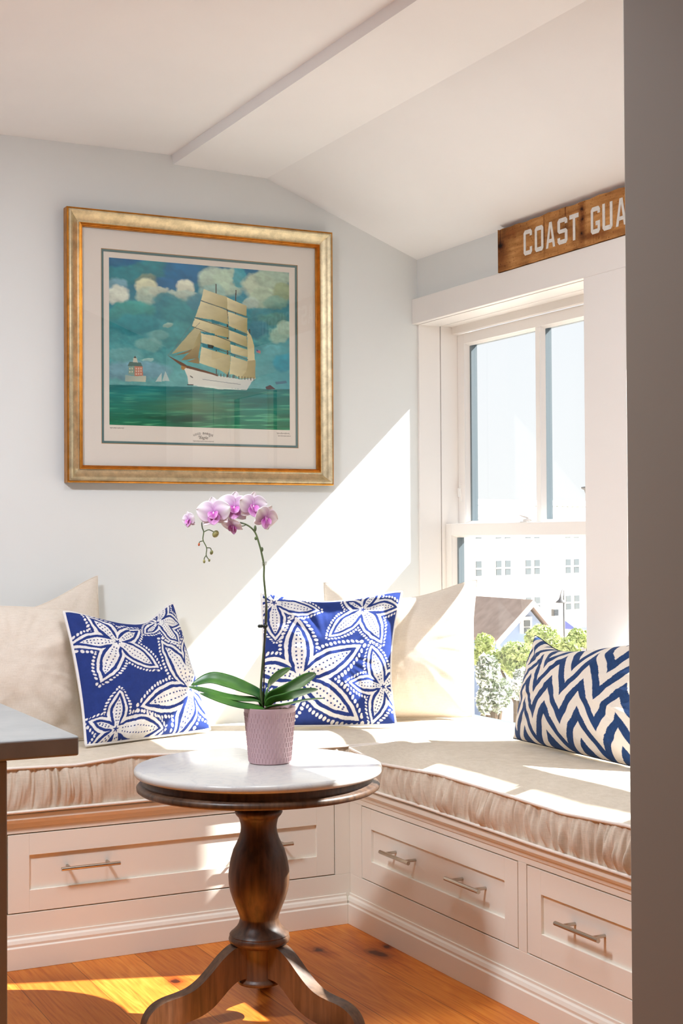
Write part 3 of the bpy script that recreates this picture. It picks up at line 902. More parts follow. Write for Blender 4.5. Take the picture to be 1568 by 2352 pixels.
    m = MB().tube([tuple(p) for p in path], rad, 10)
    for a in (((275, 490), (320, 470), (365, 488)), ((268, 570), (240, 578), (232, 596)), ((300, 632), (335, 636), (345, 665)), ((297, 700), (280, 725), (278, 745)), ((660, 425), (630, 438), (595, 438))):
        m.tube([tuple(p) for p in spline([c2(*q) for q in a], 8)], 0.0014, 7)
    for (x, y, a, b) in ((745, 550, 0.006, 0.005), (800, 650, 0.005, 0.007), (740, 460, 0.005, 0.009)):
        m.ball(c2(x, y), 0.004, 0.004, b, 8, 6)
    m.build('stem', Ms.m, r, True)
    Mk = Mat('support_stake', S(46, 34, 30), 0.6)
    MB().tube([c2(808, 2080, -0.006), c2(822, 1400, -0.006), c2(836, 1090, -0.005)], 0.0020, 8).build('stake', Mk.m, r, True)
    Mc = Mat('dark_clip', S(28, 36, 30), 0.4)
    m = MB(); 
    for dx in (-40, -25, 0, 20): m.ball(c2(815 + dx, 1340, -0.008), 0.0052, 0.004, 0.005, 10, 7)
    m.build('clip', Mc.m, r, True)
    Mc2 = glass_pane('clear_plastic', 2.5, (0.85, 0.86, 0.84, 1))
    m = MB()
    for k in range(3): m.lathe([(0.0055 + 0.001 * k, -0.0045 + 0.004 * k), (0.0075, -0.002 + 0.004 * k), (0.0055, 0.0005 + 0.004 * k)], 14, c2(822, 785), cap=False)
    m.build('clip', Mc.m if False else Mc2, r, True)
    # flowers
    Mp = Mat('orchid_petal', (1, 1, 1, 1), 0.6, spec=0.2)
    at = Mp.n('ShaderNodeAttribute', attribute_name='Col'); Mp.color(at.outputs['Color'])
    Mp.b.inputs['Subsurface Weight'].default_value = 0.15; Mp.b.inputs['Subsurface Radius'].default_value = (0.004, 0.002, 0.003)
    wht = SN(247, 241, 246); mag = SN(168, 34, 166); lil = SN(224, 178, 222)
    def petal(par, name, ang, L, Wd, Mx, cup=0.18, blush=0.45, tone=mag, rootw=0.25, fade=0.5, pw=1.25):
        nu, nv = 18, 15
        u = np.linspace(0, 1, nu); q = np.linspace(-1, 1, nv)
        UU, QQ = np.meshgrid(u, q, indexing='ij')
        prof = rootw * (1 - UU) ** 2 + np.sin(PI * np.clip(UU, 0, 1) ** 0.85) ** 0.62 * (1 - rootw * 0.2)
        prof[-1] = 0.02; prof[0] = rootw
        y = QQ * prof * Wd; x = UU * L
        z = cup * L * (UU ** 2 * 0.3 - 0.55 * UU) * 0.6 - cup * 0.6 * (QQ ** 2) * prof * Wd + 0.02 * L * np.sin(QQ * 5 + UU * 4)
        f = np.clip(1 - UU / (blush + 0.1 * np.cos(QQ * 9)), 0, 1) ** pw * (1 - fade * np.abs(QQ))
        vein = 0.10 * (np.abs(np.sin(QQ * 14)) > 0.93) * (1 - UU)
        f = np.clip(f + vein, 0, 1)[..., None]
        col = wht * (1 - f) + tone * f
        ca, sa = math.cos(ang), math.sin(ang)
        V = np.stack([x * ca - y * sa, x * sa + y * ca, z], -1).reshape(-1, 3)
        V = V @ np.array(Mx.to_3x3()).T + np.array(Mx.translation)
        idx = np.arange(nu * nv).reshape(nu, nv)
        F = np.stack([idx[:-1, :-1], idx[1:, :-1], idx[1:, 1:], idx[:-1, 1:]], -1).reshape(-1, 4)
        o = mesh_obj(name, V, F, Mp.m, par, True, colors=col.reshape(-1, 3))
        sm = o.modifiers.new('solid', 'SOLIDIFY'); sm.thickness = 0.0006
        return o
    def flower(center, size, yaw, pitch, roll=0.0, d=0.0, skip=()):
        """faces the viewer (local -y) turned by yaw (to the right +) and pitch (down +)"""
        R = Matrix.Rotation(yaw, 4, 'Z') @ Matrix.Rotation(PI / 2 + pitch, 4, 'X') @ Matrix.Rotation(roll, 4, 'Z')
        Mx = Matrix.Translation(Vector(c2(center[0], center[1], d))) @ R
        # base mesh: lip carries the flower's origin
        nu, nv = 14, 11
        lipc = SN(186, 40, 170)
        f = MB()
        fo = None
        # column + callus is the flower's own mesh
        f.ball(Mx @ Vector((0, 0, size * 0.06)), size * 0.055, size * 0.055, size * 0.10, 10, 7)
        fo = f.build('flower', Mat('orchid_column', S(238, 214, 232), 0.5).m, r, True)
        for k, ang in enumerate((PI / 2, PI / 2 + 2 * PI * 0.36, PI / 2 - 2 * PI * 0.36)):
            petal(fo, 'sepal', ang, size * 0.98, size * 0.36, Mx @ Matrix.Translation((0, 0, -0.004)), 0.10, 0.35, lil)
        if 'l' not in skip: petal(fo, 'petal', PI - 0.30, size * 1.08, size * 0.64, Mx, 0.16, 0.85, mag, 0.16)
        if 'r' not in skip: petal(fo, 'petal', 0.30, size * 1.08, size * 0.64, Mx, 0.16, 0.85, mag, 0.16)
        # lip: two side lobes and a drooping mid lobe
        for ang, L, W_, tilt in ((-PI / 2, 0.66, 0.30, 0.5), (-PI / 2 - 0.9, 0.42, 0.20, 0.9), (-PI / 2 + 0.9, 0.42, 0.20, 0.9)):
            ax = Vector((math.cos(ang + PI / 2), math.sin(ang + PI / 2), 0))
            Mt = Mx @ Matrix.Translation((0, 0, size * 0.05)) @ Matrix.Rotation(-tilt, 4, ax)
            petal(fo, 'lip', ang, size * L * 1.12, size * W_ * 1.25, Mt, 0.3, 1.7, lipc, 0.3, 0.15, 0.6)
        return fo
    flower((140, 385), 0.026, -0.75, 0.15, 0.25, -0.010)
    flower((372, 322), 0.047, -0.12, 0.12, 0.10, -0.022)
    flower((552, 272), 0.047, 0.12, 0.12, -0.10, -0.004)
    flower((722, 262), 0.043, 0.55, 0.10, -0.10, 0.004)
    flower((838, 372), 0.041, 0.75, 0.35, -0.35, 0.012)
    flower((530, 438), 0.032, -0.55, 0.75, 0.1, 0.006)
    # buds
    Mg = Mat('orchid_bud', S(150, 150, 84), 0.5); Mg.color(Mg.ramp(Mg.noise(Mg.coord(), 80, 3), [(0.35, S(104, 112, 66)), (0.65, S(176, 168, 104))]))
    Mo = Mat('orange_bud', S(196, 104, 60), 0.5)
    for (x, y, a, b, rot, mm) in ((382, 508, 0.0088, 0.0108, 0.6, Mg.m), (345, 675, 0.0047, 0.0065, 0.3, Mg.m), (278, 755, 0.0036, 0.0054, 0.0, Mg.m), (324, 746, 0.0030, 0.0040, 0.2, Mg.m), (232, 602, 0.0030, 0.0046, 0.1, Mo.m)):
        m = MB().ball(c2(x, y), a, a, b, 14, 10, Matrix.Rotation(rot, 3, 'Y').to_3x3())
        o = m.build('bud', mm, r, True)
        if mm is Mo.m: o['label'] = 'small orange bud'
    return r
orchid()

# ------------------------------------------------------------------ framed ship print
def picture():
    x0, x1, z0, z1 = -1.452, -0.400, 1.516, 2.497
    xc = (x0 + x1) / 2
    r = empty('framed_print', (xc, 0.0, z0)); tag(r, 'framed sailing ship print in a champagne gold frame on the wall', 'picture')
    off = np.array([xc, 0.0, z0])
    def sweep(nm, prof, mat):
        V = []; F = []; n = len(prof)
        for (sx, sz) in ((0, 0), (1, 0), (1, 1), (0, 1)):
            for d, h in prof:
                x = x0 + d if sx == 0 else x1 - d; z = z0 + d if sz == 0 else z1 - d
                V.append((x - off[0], -h - off[1], z - off[2]))
        for k in range(4):
            k2 = (k + 1) % 4
            for i in range(n - 1): F.append((k * n + i, k2 * n + i, k2 * n + i + 1, k * n + i + 1))
        o = mesh_obj(nm, V, F, mat, r)
        return autosmooth(o, 30)
    sweep('outer_edge', [(0.004, 0.001), (0.0, 0.003), (0.0, 0.042), (0.003, 0.045), (0.006, 0.043)], M_GOLD)
    sweep('frame_moulding', [(0.005, 0.043), (0.008, 0.049), (0.013, 0.050), (0.018, 0.047), (0.024, 0.040), (0.034, 0.031), (0.043, 0.027), (0.049, 0.028)], M_SILVERGOLD)
    sweep('inner_liner', [(0.048, 0.026), (0.0495, 0.033), (0.052, 0.034), (0.054, 0.030), (0.0565, 0.031), (0.059, 0.027), (0.0605, 0.028), (0.063, 0.022), (0.063, 0.008)], M_GOLD)
    def rect(nm, a0, a1, b0, b1, y, mat, t=0.002):
        m = MB().box(a0 - off[0], a1 - off[0], -y, -y + t, b0 - off[2], b1 - off[2])
        return m.build(nm, mat, r)
    def ring(nm, o, i, y, mat, t=0.0015):
        m = MB()
        a0, a1, b0, b1 = o; c0, c1, d0, d1 = i
        for q in ((a0, c0, b0, b1), (c1, a1, b0, b1), (c0, c1, b0, d0), (c0, c1, d1, b1)):
            m.box(q[0] - off[0], q[1] - off[0], -y, -y + t, q[2] - off[2], q[3] - off[2])
        return m.build(nm, mat, r)
    M_MAT = paint_mat('mat_board', S(240, 232, 222), 0.9)
    M_TEAL = paint_mat('mat_teal', S(92, 124, 124), 0.9)
    M_TAN = paint_mat('mat_core_tan', S(196, 148, 92), 0.9)
    M_PAPER = paint_mat('print_paper', S(236, 228, 216), 0.9)
    inn = (x0 + 0.062, x1 - 0.062, z0 + 0.062, z1 - 0.062)
    mo = (-1.318, -0.536, 1.658, 2.364)
    ring('mat', inn, mo, 0.014, M_MAT)
    ring('mat_bevel', (mo[0] - 0.001, mo[1] + 0.001, mo[2] - 0.001, mo[3] + 0.001), (mo[0] + 0.002, mo[1] - 0.002, mo[2] + 0.002, mo[3] - 0.002), 0.0125, M_TAN)
    mi = (mo[0] + 0.010, mo[1] - 0.010, mo[2] + 0.010, mo[3] - 0.010)
    ring('mat_accent', mo, mi, 0.012, M_TEAL)
    rect('print_sheet', mo[0] - 0.01, mo[1] + 0.01, mo[2] - 0.01, mo[3] + 0.01, 0.010, M_PAPER, 0.003)
    # --- the painting, laid down as colours on a fine grid
    nx, ny = 560, 520
    u = np.linspace(0, 1, nx); v = np.linspace(0, 1, ny)
    U, V = np.meshgrid(u, v, indexing='ij')          # v downwards
    XX = 50 + 1412 * U; YY = (35 + 120 * U) + (1312 - 79 * U) * V
    wx = (fbm(U * 22, V * 22, 3) - 0.5); wy = (fbm(U * 22 + 40, V * 22 + 9, 3) - 0.5)
    Xs, Ys = XX + 46 * wx, YY + 46 * wy              # loose brush edges
    Xf, Yf = XX + 7 * wx, YY + 7 * wy
    n1 = fbm(U * 4 + V * 2, V * 5, 4)[..., None]; n2 = fbm(U * 12 + V * 14, V * 26 - U * 12, 4)[..., None]
    t = np.clip((YY - 35) / 1000, 0, 1)[..., None]
    def C(*a): return SN(*a)
    img = C(8, 108, 158) * (1 - t) ** 2 + C(40, 156, 160) * 2 * t * (1 - t) + C(112, 182, 180) * t ** 2
    img = img * (0.66 + 0.6 * n1) + 0.22 * (n2 - 0.5) * C(150, 210, 200)
    n3 = fbm(U * 34 + V * 22, V * 44 - U * 26, 3)[..., None]
    img = img * (0.80 + 0.44 * n3)
    left = np.clip((XX - 1000) / 500, 0, 1)[..., None] * np.clip((YY - 560) / 400, 0, 1)[..., None]
    img = img * (1 - 0.6 * left) + C(20, 150, 170) * 0.6 * left
    def blob(cx, cy, rx, ry, c, soft=0.25, amt=0.9, tone=0.25):
        nonlocal img
        d = np.hypot((Xs - cx) / rx, (Ys - cy) / ry)
        a = np.clip((1 - d) / soft, 0, 1)[..., None] * amt
        sh = np.clip((Ys - cy) / ry * 0.5 + 0.5, 0, 1)[..., None]
        cc = C(*c) * (1.06 + tone * 0.6 - tone * 1.5 * sh) * (0.62 + 0.44 * n2 + 0.36 * n3)
        img = img * (1 - a) + cc * a
    for b in [(170, 170, 200, 90, (36, 140, 150)), (400, 120, 180, 90, (40, 140, 150)), (600, 150, 160, 130, (20, 116, 168)), (470, 250, 120, 60, (30, 110, 160)),
              (100, 250, 90, 60, (120, 170, 185)), (330, 215, 85, 60, (128, 150, 130)), (110, 330, 105, 85, (222, 230, 212)), (330, 265, 95, 75, (222, 228, 194)), (350, 335, 110, 80, (178, 202, 184)),
              (420, 300, 90, 45, (196, 210, 190)), (630, 270, 75, 70, (224, 230, 206)), (640, 345, 100, 60, (176, 202, 188)), (560, 325, 100, 40, (182, 202, 186)), (860, 210, 150, 110, (192, 216, 194)),
              (960, 230, 150, 130, (184, 212, 188)), (840, 320, 120, 80, (150, 190, 180)), (1060, 190, 60, 100, (60, 170, 186)), (1230, 260, 170, 120, (206, 224, 194)), (1330, 200, 170, 90, (176, 204, 180)),
              (1250, 350, 130, 90, (172, 198, 172)), (1400, 310, 90, 90, (150, 170, 128)), (1150, 390, 75, 55, (176, 200, 186)), (1350, 390, 110, 60, (120, 166, 150)),
              (480, 390, 110, 90, (56, 138, 150)), (620, 470, 210, 130, (58, 142, 148)), (230, 450, 180, 90, (66, 162, 154)), (120, 500, 120, 80, (66, 150, 148)), (250, 560, 220, 90, (48, 140, 150)),
              (720, 380, 90, 70, (70, 138, 156)), (560, 640, 150, 120, (72, 152, 154)), (420, 640, 90, 50, (112, 172, 168)), (350, 720, 120, 60, (120, 176, 170)), (160, 800, 150, 60, (110, 172, 172)),
              (1250, 500, 130, 80, (70, 138, 148)), (1330, 520, 130, 60, (84, 148, 142)), (1200, 600, 100, 80, (60, 130, 150)), (1390, 640, 110, 70, (160, 200, 180)), (1430, 590, 80, 60, (170, 204, 184)),
              (1320, 760, 90, 60, (90, 170, 176)), (1400, 860, 90, 80, (30, 150, 172)), (500, 560, 40, 24, (150, 186, 172)), (330, 830, 50, 18, (160, 200, 190)), (250, 920, 300, 90, (120, 166, 180))]:
        blob(*b)
    # sea
    hz = 1030 + 0.012 * (XX - 50) * 2 + 10 * wy
    sea = np.clip((YY - hz) / 8, 0, 1)[..., None]
    ts = np.clip((YY - 1030) / 330, 0, 1)[..., None]
    band = fbm(U * 5 + 3, V * 46 + U * 2, 4)[..., None]; band2 = fbm(U * 9 + 13, V * 90 + U * 4, 3)[..., None]
    sc = C(16, 118, 122) * (1 - ts) + C(22, 122, 84) * ts
    sc = sc * (0.45 + 1.1 * band)
    sc = sc + np.clip(band2 - 0.55, 0, 1) * 1.6 * C(120, 190, 140) * (0.4 + ts)
    ol = np.exp(-((XX - 700) / 300) ** 2 - ((YY - 1200) / 70) ** 2)[..., None]
    sc = sc * (1 - 0.45 * ol) + C(112, 132, 72) * 0.45 * ol
    dk = np.exp(-((XX - 640) / 260) ** 2 - ((YY - 1300) / 38) ** 2)[..., None]
    sc = sc * (1 - 0.55 * dk)
    img = img * (1 - sea) + sc * sea
    def inpoly(P, X_, Y_):
        m = np.zeros(X_.shape, bool); n = len(P)
        for i in range(n):
            xa, ya = P[i]; xb, yb = P[(i + 1) % n]
            if ya == yb: continue
            cnd = ((ya > Y_) != (yb > Y_)) & (X_ < (xb - xa) * (Y_ - ya) / (yb - ya) + xa)
            m ^= cnd
        return m
    def poly(P, c, c2=None, dx=1.0, dy=0.3, rough=True, tex=0.2):
        X_, Y_ = (Xf, Yf) if rough else (XX, YY)
        m = inpoly(P, X_, Y_)
        a = C(*c)
        if c2 is not None:
            xs = [p[0] for p in P]; ys = [p[1] for p in P]
            g = (X_ - min(xs)) / max(1, max(xs) - min(xs)) * dx + (Y_ - min(ys)) / max(1, max(ys) - min(ys)) * dy
            g = np.clip(g / (abs(dx) + abs(dy)), 0, 1)[..., None]
            cc = a * (1 - g) + C(*c2) * g
        else: cc = np.broadcast_to(a, img.shape)
        cc = cc * (1 - tex / 2 + tex * n2)
        img[m] = cc[m]
    def line(a, b, w, c):
        ax, ay = a; bx, by = b; L2 = (bx - ax) ** 2 + (by - ay) ** 2
        k = np.clip(((XX - ax) * (bx - ax) + (YY - ay) * (by - ay)) / L2, 0, 1)
        d = np.hypot(XX - ax - k * (bx - ax), YY - ay - k * (by - ay))
        img[d < w] = C(*c)
    # distant lighthouse house, schooner and tug
    poly([(168, 955), (240, 965), (325, 965), (324, 1012), (168, 1005)], (150, 178, 170), (206, 206, 180))
    poly([(192, 888), (240, 890), (242, 962), (192, 950)], (136, 168, 152)); poly([(236, 890), (298, 890), (300, 964), (238, 964)], (198, 132, 110))
    for q in (250, 268, 286):
        for w in (900, 920, 942): poly([(q - 4, w), (q + 5, w), (q + 5, w + 13), (q - 4, w + 13)], (222, 196, 176), rough=False)
    for q in (202, 220):
        for w in (900, 925): poly([(q - 4, w), (q + 5, w), (q + 5, w + 13), (q - 4, w + 13)], (204, 208, 180), rough=False)
    poly([(200, 852), (284, 860), (298, 892), (184, 886)], (92, 124, 116)); poly([(230, 822), (256, 822), (262, 860), (226, 856)], (206, 206, 186)); poly([(232, 824), (243, 804), (254, 824)], (96, 84, 70))
    poly([(395, 1008), (442, 938), (444, 1008)], (196, 214, 206)); poly([(446, 1004), (470, 926), (502, 1002)], (186, 208, 202))
    poly([(1262, 1052), (1300, 1035), (1345, 1068), (1270, 1070)], (76, 60, 66)); poly([(1340, 1010), (1430, 1000), (1440, 1020), (1350, 1030)], (70, 120, 140))
    # ship
    for a, b, w in (((868, 245), (868, 980), 4), ((1027, 292), (1010, 980), 4), ((957, 420), (960, 985), 5), ((1135, 600), (1150, 985), 4)): line(a, b, w, (70, 62, 52))
    sl, sd = (216, 208, 160), (160, 148, 100)
    poly([(1115, 600), (1150, 650), (1172, 730), (1182, 985), (1060, 982), (1118, 850)], sl, sd, -1, 0.6)
    poly([(1120, 845), (1182, 838), (1180, 985), (1062, 982)], (190, 178, 128), sd)
    poly([(745, 560), (700, 580), (520, 792), (690, 752), (742, 640)], (208, 204, 162), (172, 164, 118), 0.3, 1)
    poly([(690, 750), (534, 806), (620, 792), (690, 770)], (142, 116, 72)); poly([(750, 612), (728, 640), (660, 800), (720, 775), (746, 690)], (200, 190, 140), sd)
    poly([(750, 690), (700, 740), (590, 842), (725, 826), (740, 735)], (190, 176, 124), (134, 112, 70), 0.2, 1); poly([(640, 850), (730, 822), (735, 868), (690, 862)], (150, 128, 82))
    S_ = [[(772, 283), (955, 345), (958, 440), (850, 405), (750, 368)], [(955, 348), (1113, 415), (1110, 492), (957, 442)],
          [(748, 375), (850, 410), (955, 450), (964, 560), (840, 525), (705, 500)], [(960, 458), (1118, 512), (1114, 632), (968, 572)],
          [(700, 512), (840, 545), (966, 585), (970, 662), (850, 640), (742, 612), (680, 572)], [(970, 604), (1112, 655), (1116, 738), (972, 684)],
          [(748, 630), (860, 650), (978, 678), (980, 768), (860, 735), (752, 702)], [(980, 716), (1118, 758), (1122, 818), (986, 784)],
          [(752, 735), (860, 770), (980, 800), (978, 900), (955, 955), (900, 918), (735, 862)], [(985, 806), (1122, 850), (1108, 925), (1060, 982), (1000, 950), (972, 950)]]
    for q in S_:
        poly(q, (236, 230, 188), (178, 168, 116), 0.85, 0.5, tex=0.35)
    for a, b in (((748, 372), (1118, 500)), ((700, 508), (1118, 640)), ((680, 575), (1115, 745)), ((745, 705), (1120, 835))):
        line(a, b, 3, (92, 104, 92))
    for q in ([(830, 520), (895, 540), (890, 562), (835, 550)], [(760, 618), (860, 634), (858, 650), (765, 636)], [(758, 708), (895, 745), (890, 768), (760, 736)], [(975, 588), (1105, 640), (1100, 652), (978, 604)], [(985, 692), (1025, 708), (1020, 722), (988, 714)], [(985, 780), (1020, 796), (1012, 808), (988, 800)]):
        poly(q, (34, 132, 148), tex=0.3)
    poly([(800, 715), (850, 728), (840, 750), (805, 745)], (44, 52, 44))
    poly([(610, 888), (660, 902), (870, 958), (1060, 990), (1182, 985), (1150, 1012), (1112, 1072), (990, 1060), (800, 1046), (648, 1032), (640, 965)], (238, 238, 222), (206, 216, 212), 1, 0.4, tex=0.1)
    poly([(488, 800), (500, 806), (640, 880), (880, 952), (872, 964), (640, 902), (600, 888)], (112, 72, 44)); poly([(595, 880), (635, 892), (610, 918), (590, 905)], (176, 132, 66))
    poly([(640, 1028), (690, 1030), (686, 1036), (640, 1036)], (50, 44, 44), rough=False); poly([(690, 1040), (760, 1036), (1000, 1062), (1110, 1074), (900, 1068)], (226, 236, 226))
    line((760, 990), (1060, 1030), 2.5, (150, 160, 160)); line((665, 965), (680, 975), 5, (120, 120, 110))
    for q in range(880, 1180, 24): line((q, 945 + (q - 880) * 0.12), (q, 965 + (q - 880) * 0.12), 3, (90, 84, 70))
    line((490, 800), (740, 545), 1.6, (120, 132, 120)); line((500, 806), (700, 520), 1.4, (100, 130, 128))
    poly([(1190, 756), (1225, 768), (1222, 788), (1192, 780)], (196, 110, 112)); poly([(1190, 756), (1206, 762), (1206, 774), (1190, 770)], (70, 80, 140))
    img = np.clip(img, 0.0, 1.0)
    px0, px1, pz0, pz1 = -1.287, -0.571, 1.727, 2.333
    P = np.empty((nx, ny, 3)); P[..., 0] = px0 + (px1 - px0) * U - off[0]; P[..., 1] = -0.0104; P[..., 2] = pz1 - (pz1 - pz0) * V - off[2]
    idx = np.arange(nx * ny).reshape(nx, ny)
    F = np.stack([idx[:-1, :-1], idx[:-1, 1:], idx[1:, 1:], idx[1:, :-1]], -1).reshape(-1, 4)
    Ma = Mat('painted_print', (1, 1, 1, 1), 0.7, spec=0.2); a = Ma.n('ShaderNodeAttribute', attribute_name='Col'); Ma.color(a.outputs['Color'])
    mesh_obj('artwork', P.reshape(-1, 3), F, Ma.m, r, True, colors=img.reshape(-1, 3))
    # caption and pencil signatures
    Mi = Mat('caption_ink', S(120, 110, 102), 0.9).m
    def text(s, x, z, size, shear=0.0, rot=0.0):
        cu = bpy.data.curves.new('caption', 'FONT'); cu.body = s; cu.size = size; cu.align_x = 'CENTER'; cu.shear = shear
        cu.extrude = 0.0002; cu.resolution_u = 3; cu.materials.append(Mi)
        tmp = bpy.data.objects.new('caption_curve', cu)
        COL.objects.link(tmp); bpy.context.view_layer.update()
        me = bpy.data.meshes.new_from_object(tmp.evaluated_get(bpy.context.evaluated_depsgraph_get()))
        bpy.data.objects.remove(tmp)
        M4 = Matrix.Translation((x - off[0], -0.0108, z - off[2])) @ Matrix.Rotation(-rot, 4, 'Y') @ Matrix.Rotation(PI / 2, 4, 'X')
        me.transform(M4)
        cap.append(me); return
    xm = -0.925; cap = []
    for k, ch in enumerate('USCG BARQUE'):
        a = (5 - k) * 0.085
        if ch != ' ': text(ch, xm - 0.085 * math.sin(a), 1.633 + 0.085 * math.cos(a) - 0.016, 0.011, 0, a * 0.75)
    text('"Eagle"', xm, 1.684, 0.017, 0.35)
    m = MB()
    for me in cap: m.add([tuple(v.co) for v in me.vertices], [tuple(p.vertices) for p in me.polygons])
    m.build('caption', Mi, r)
    m = MB()
    def scrawl(xa, xb, z, amp, sd, nm='signature'):
        k = np.linspace(0, 1, 60)
        pts = [(xa + (xb - xa) * q - off[0], -0.0106, z - off[2] + amp * math.sin(q * sd) * (0.5 + 0.5 * math.sin(q * sd * 0.37))) for q in k]
        MB().tube(pts, 0.0005, 5).build(nm, Mi, r)
    scrawl(xm - 0.040, xm + 0.042, 1.676, 0.0022, 90, 'caption_line'); scrawl(px0 + 0.002, px0 + 0.055, 1.716, 0.003, 60)
    scrawl(px1 - 0.055, px1 - 0.002, 1.714, 0.003, 55); scrawl(px1 - 0.05, px1 + 0.003, 1.704, 0.0025, 70)
    rect('glass', inn[0] - 0.001, inn[1] + 0.001, inn[2] - 0.001, inn[3] + 0.001, 0.0205, M_PICGLASS, 0.002)
    rect('backing', x0 + 0.02, x1 - 0.02, z0 + 0.02, z1 - 0.02, 0.007, M_TAN, 0.006)
    return r
picture()

# ------------------------------------------------------------------ wooden sign
def sign():
    y0, y1, z0, z1 = -0.645, -2.20, 2.2685, 2.422
    r = empty('wooden_sign', (-0.02, (y0 + y1) / 2, z0)); tag(r, 'weathered brown plank sign with white COAST GUARD lettering above the window', 'sign')
    off = Vector(r.location)
    M = Mat('weathered_plank', S(150, 98, 52), 0.7, spec=0.2)
    v = M.coord((1, 0.12, 1)); n1 = M.noise(v, 60, 5, 0.6); v2 = M.coord(); n2 = M.noise(v2, 7, 5, 0.6)
    c = M.ramp(n1, [(0.3, S(160, 108, 58)), (0.6, S(204, 150, 90)), (0.8, S(216, 166, 108))])
    c = M.mix(0.75, c, M.ramp(n2, [(0.30, S(110, 84, 66)), (0.48, S(225, 212, 195)), (0.7, (1, 1, 1, 1))]), 'MULTIPLY')
    tcs = M.N.new('ShaderNodeTexCoord')
    nzs = M.N.new('ShaderNodeTexNoise'); nzs.inputs['Scale'].default_value = 40; M.L.new(tcs.outputs['Object'], nzs.inputs['Vector'])
    scs = M.N.new('ShaderNodeVectorMath'); scs.operation = 'SCALE'; scs.inputs['Scale'].default_value = 0.02; M.L.new(nzs.outputs['Color'], scs.inputs[0])
    wps = M.N.new('ShaderNodeVectorMath'); wps.operation = 'ADD'; M.L.new(tcs.outputs['Object'], wps.inputs[0]); M.L.new(scs.outputs[0], wps.inputs[1])
    for ky, kz, ry_, rz_, lo in ((0.765, 0.095, 0.020, 0.012, 0.05), (0.272, 0.128, 0.008, 0.006, 0.05), (0.270, 0.095, 0.009, 0.007, 0.05), (0.274, 0.046, 0.010, 0.006, 0.05), (0.272, 0.09, 0.014, 0.06, 0.45), (0.76, 0.06, 0.040, 0.045, 0.40), (0.70, 0.13, 0.05, 0.02, 0.5), (0.20, 0.03, 0.05, 0.012, 0.5)):
        mp = M.N.new('ShaderNodeMapping'); mp.vector_type = 'TEXTURE'
        mp.inputs['Location'].default_value = (0.0, ky + 0.01, kz + 0.01); mp.inputs['Scale'].default_value = (1.0, ry_, rz_)
        M.L.new(wps.outputs[0], mp.inputs['Vector'])
        ln = M.N.new('ShaderNodeVectorMath'); ln.operation = 'LENGTH'; M.L.new(mp.outputs[0], ln.inputs[0])
        c = M.mix(1.0, c, M.ramp(M.math('DIVIDE', ln.outputs['Value'], 2.0), [(0.2, (lo, lo * 0.7, lo * 0.5, 1)), (0.5, (0.6, 0.5, 0.42, 1)), (1.0, (1, 1, 1, 1))]), 'MULTIPLY')
    sp3 = M.noise(M.coord((1, 1, 1)), 130, 3)
    c = M.mix(1.0, c, M.ramp(sp3, [(0.28, (0.45, 0.32, 0.22, 1)), (0.38, (1, 1, 1, 1))]), 'MULTIPLY')
    cr = M.noise(M.coord((1, 40, 1.5)), 1.0, 3)
    c = M.mix(1.0, c, M.ramp(cr, [(0.30, (0.35, 0.22, 0.15, 1)), (0.36, (1, 1, 1, 1))]), 'MULTIPLY')
    M.color(c); M.bump(n1, 0.3, 0.003)
    # slightly uneven board edges
    n = 60; V = []; F = []
    for i in range(n + 1):
        y = y0 + (y1 - y0) * i / n
        a = 0.0015 * math.sin(i * 1.7) + 0.0012 * math.sin(i * 0.6); 
        for x, z in ((-0.030, z0 + 0.001 + abs(a)), (-0.008, z0 + 0.001 + abs(a)), (-0.008, z1 + a), (-0.030, z1 + a)):
            V.append((x - off.x, y - off.y, z - off.z))
    for i in range(n):
        for k in range(4): F.append((4 * i + k, 4 * i + (k + 1) % 4, 4 * i + 4 + (k + 1) % 4, 4 * i + 4 + k))
    F.append((0, 1, 2, 3)); F.append((4 * n + 3, 4 * n + 2, 4 * n + 1, 4 * n))
    o = mesh_obj('plank', V, F, M.m, r); bevel(o, 0.002, 2)
    Mw = Mat('chipped_white_paint', S(222, 219, 210), 0.75)
    f = Mw.noise(Mw.coord(), 70, 5, 0.7)
    Mw.color(Mw.ramp(f, [(0.24, S(160, 132, 100)), (0.33, S(214, 210, 202)), (0.7, S(230, 228, 222))]))
    # block letters built from polygons in a 0..1 x 0..1 box
    t = 0.26; h = 0.17; k = 0.16
    def ringpart(skip=None):
        o_ = [(k, 0), (1 - k, 0), (1, h * .6), (1, 1 - h * .6), (1 - k, 1), (k, 1), (0, 1 - h * .6), (0, h * .6)]
        return o_
    G = {}
    G['O'] = [[(k, 0), (1 - k, 0), (1 - t, h), (t, h)], [(1 - k, 0), (1, .1), (1, .9), (1 - k, 1), (1 - t, 1 - h), (1 - t, h)], [(1 - k, 1), (k, 1), (t, 1 - h), (1 - t, 1 - h)], [(k, 1), (0, .9), (0, .1), (k, 0), (t, h), (t, 1 - h)]]
    G['C'] = [[(k, 0), (1 - k, 0), (1 - t, h), (t, h)], [(1 - k, 0), (1, .1), (1, .30), (1 - t, .30), (1 - t, h)], [(1 - k, 1), (k, 1), (t, 1 - h), (1 - t, 1 - h)], [(1, .74), (1, .9), (1 - k, 1), (1 - t, 1 - h), (1 - t, .74)], [(k, 1), (0, .9), (0, .1), (k, 0), (t, h), (t, 1 - h)]]
    G['G'] = G['C'] + [[(.52, .30), (1, .30), (1, .46), (.52, .46)]]
    G['U'] = [[(k, 0), (1 - k, 0), (1 - t, h), (t, h)], [(1 - k, 0), (1, .1), (1, 1), (1 - t, 1), (1 - t, h)], [(t, 1), (0, 1), (0, .1), (k, 0), (t, h)]]
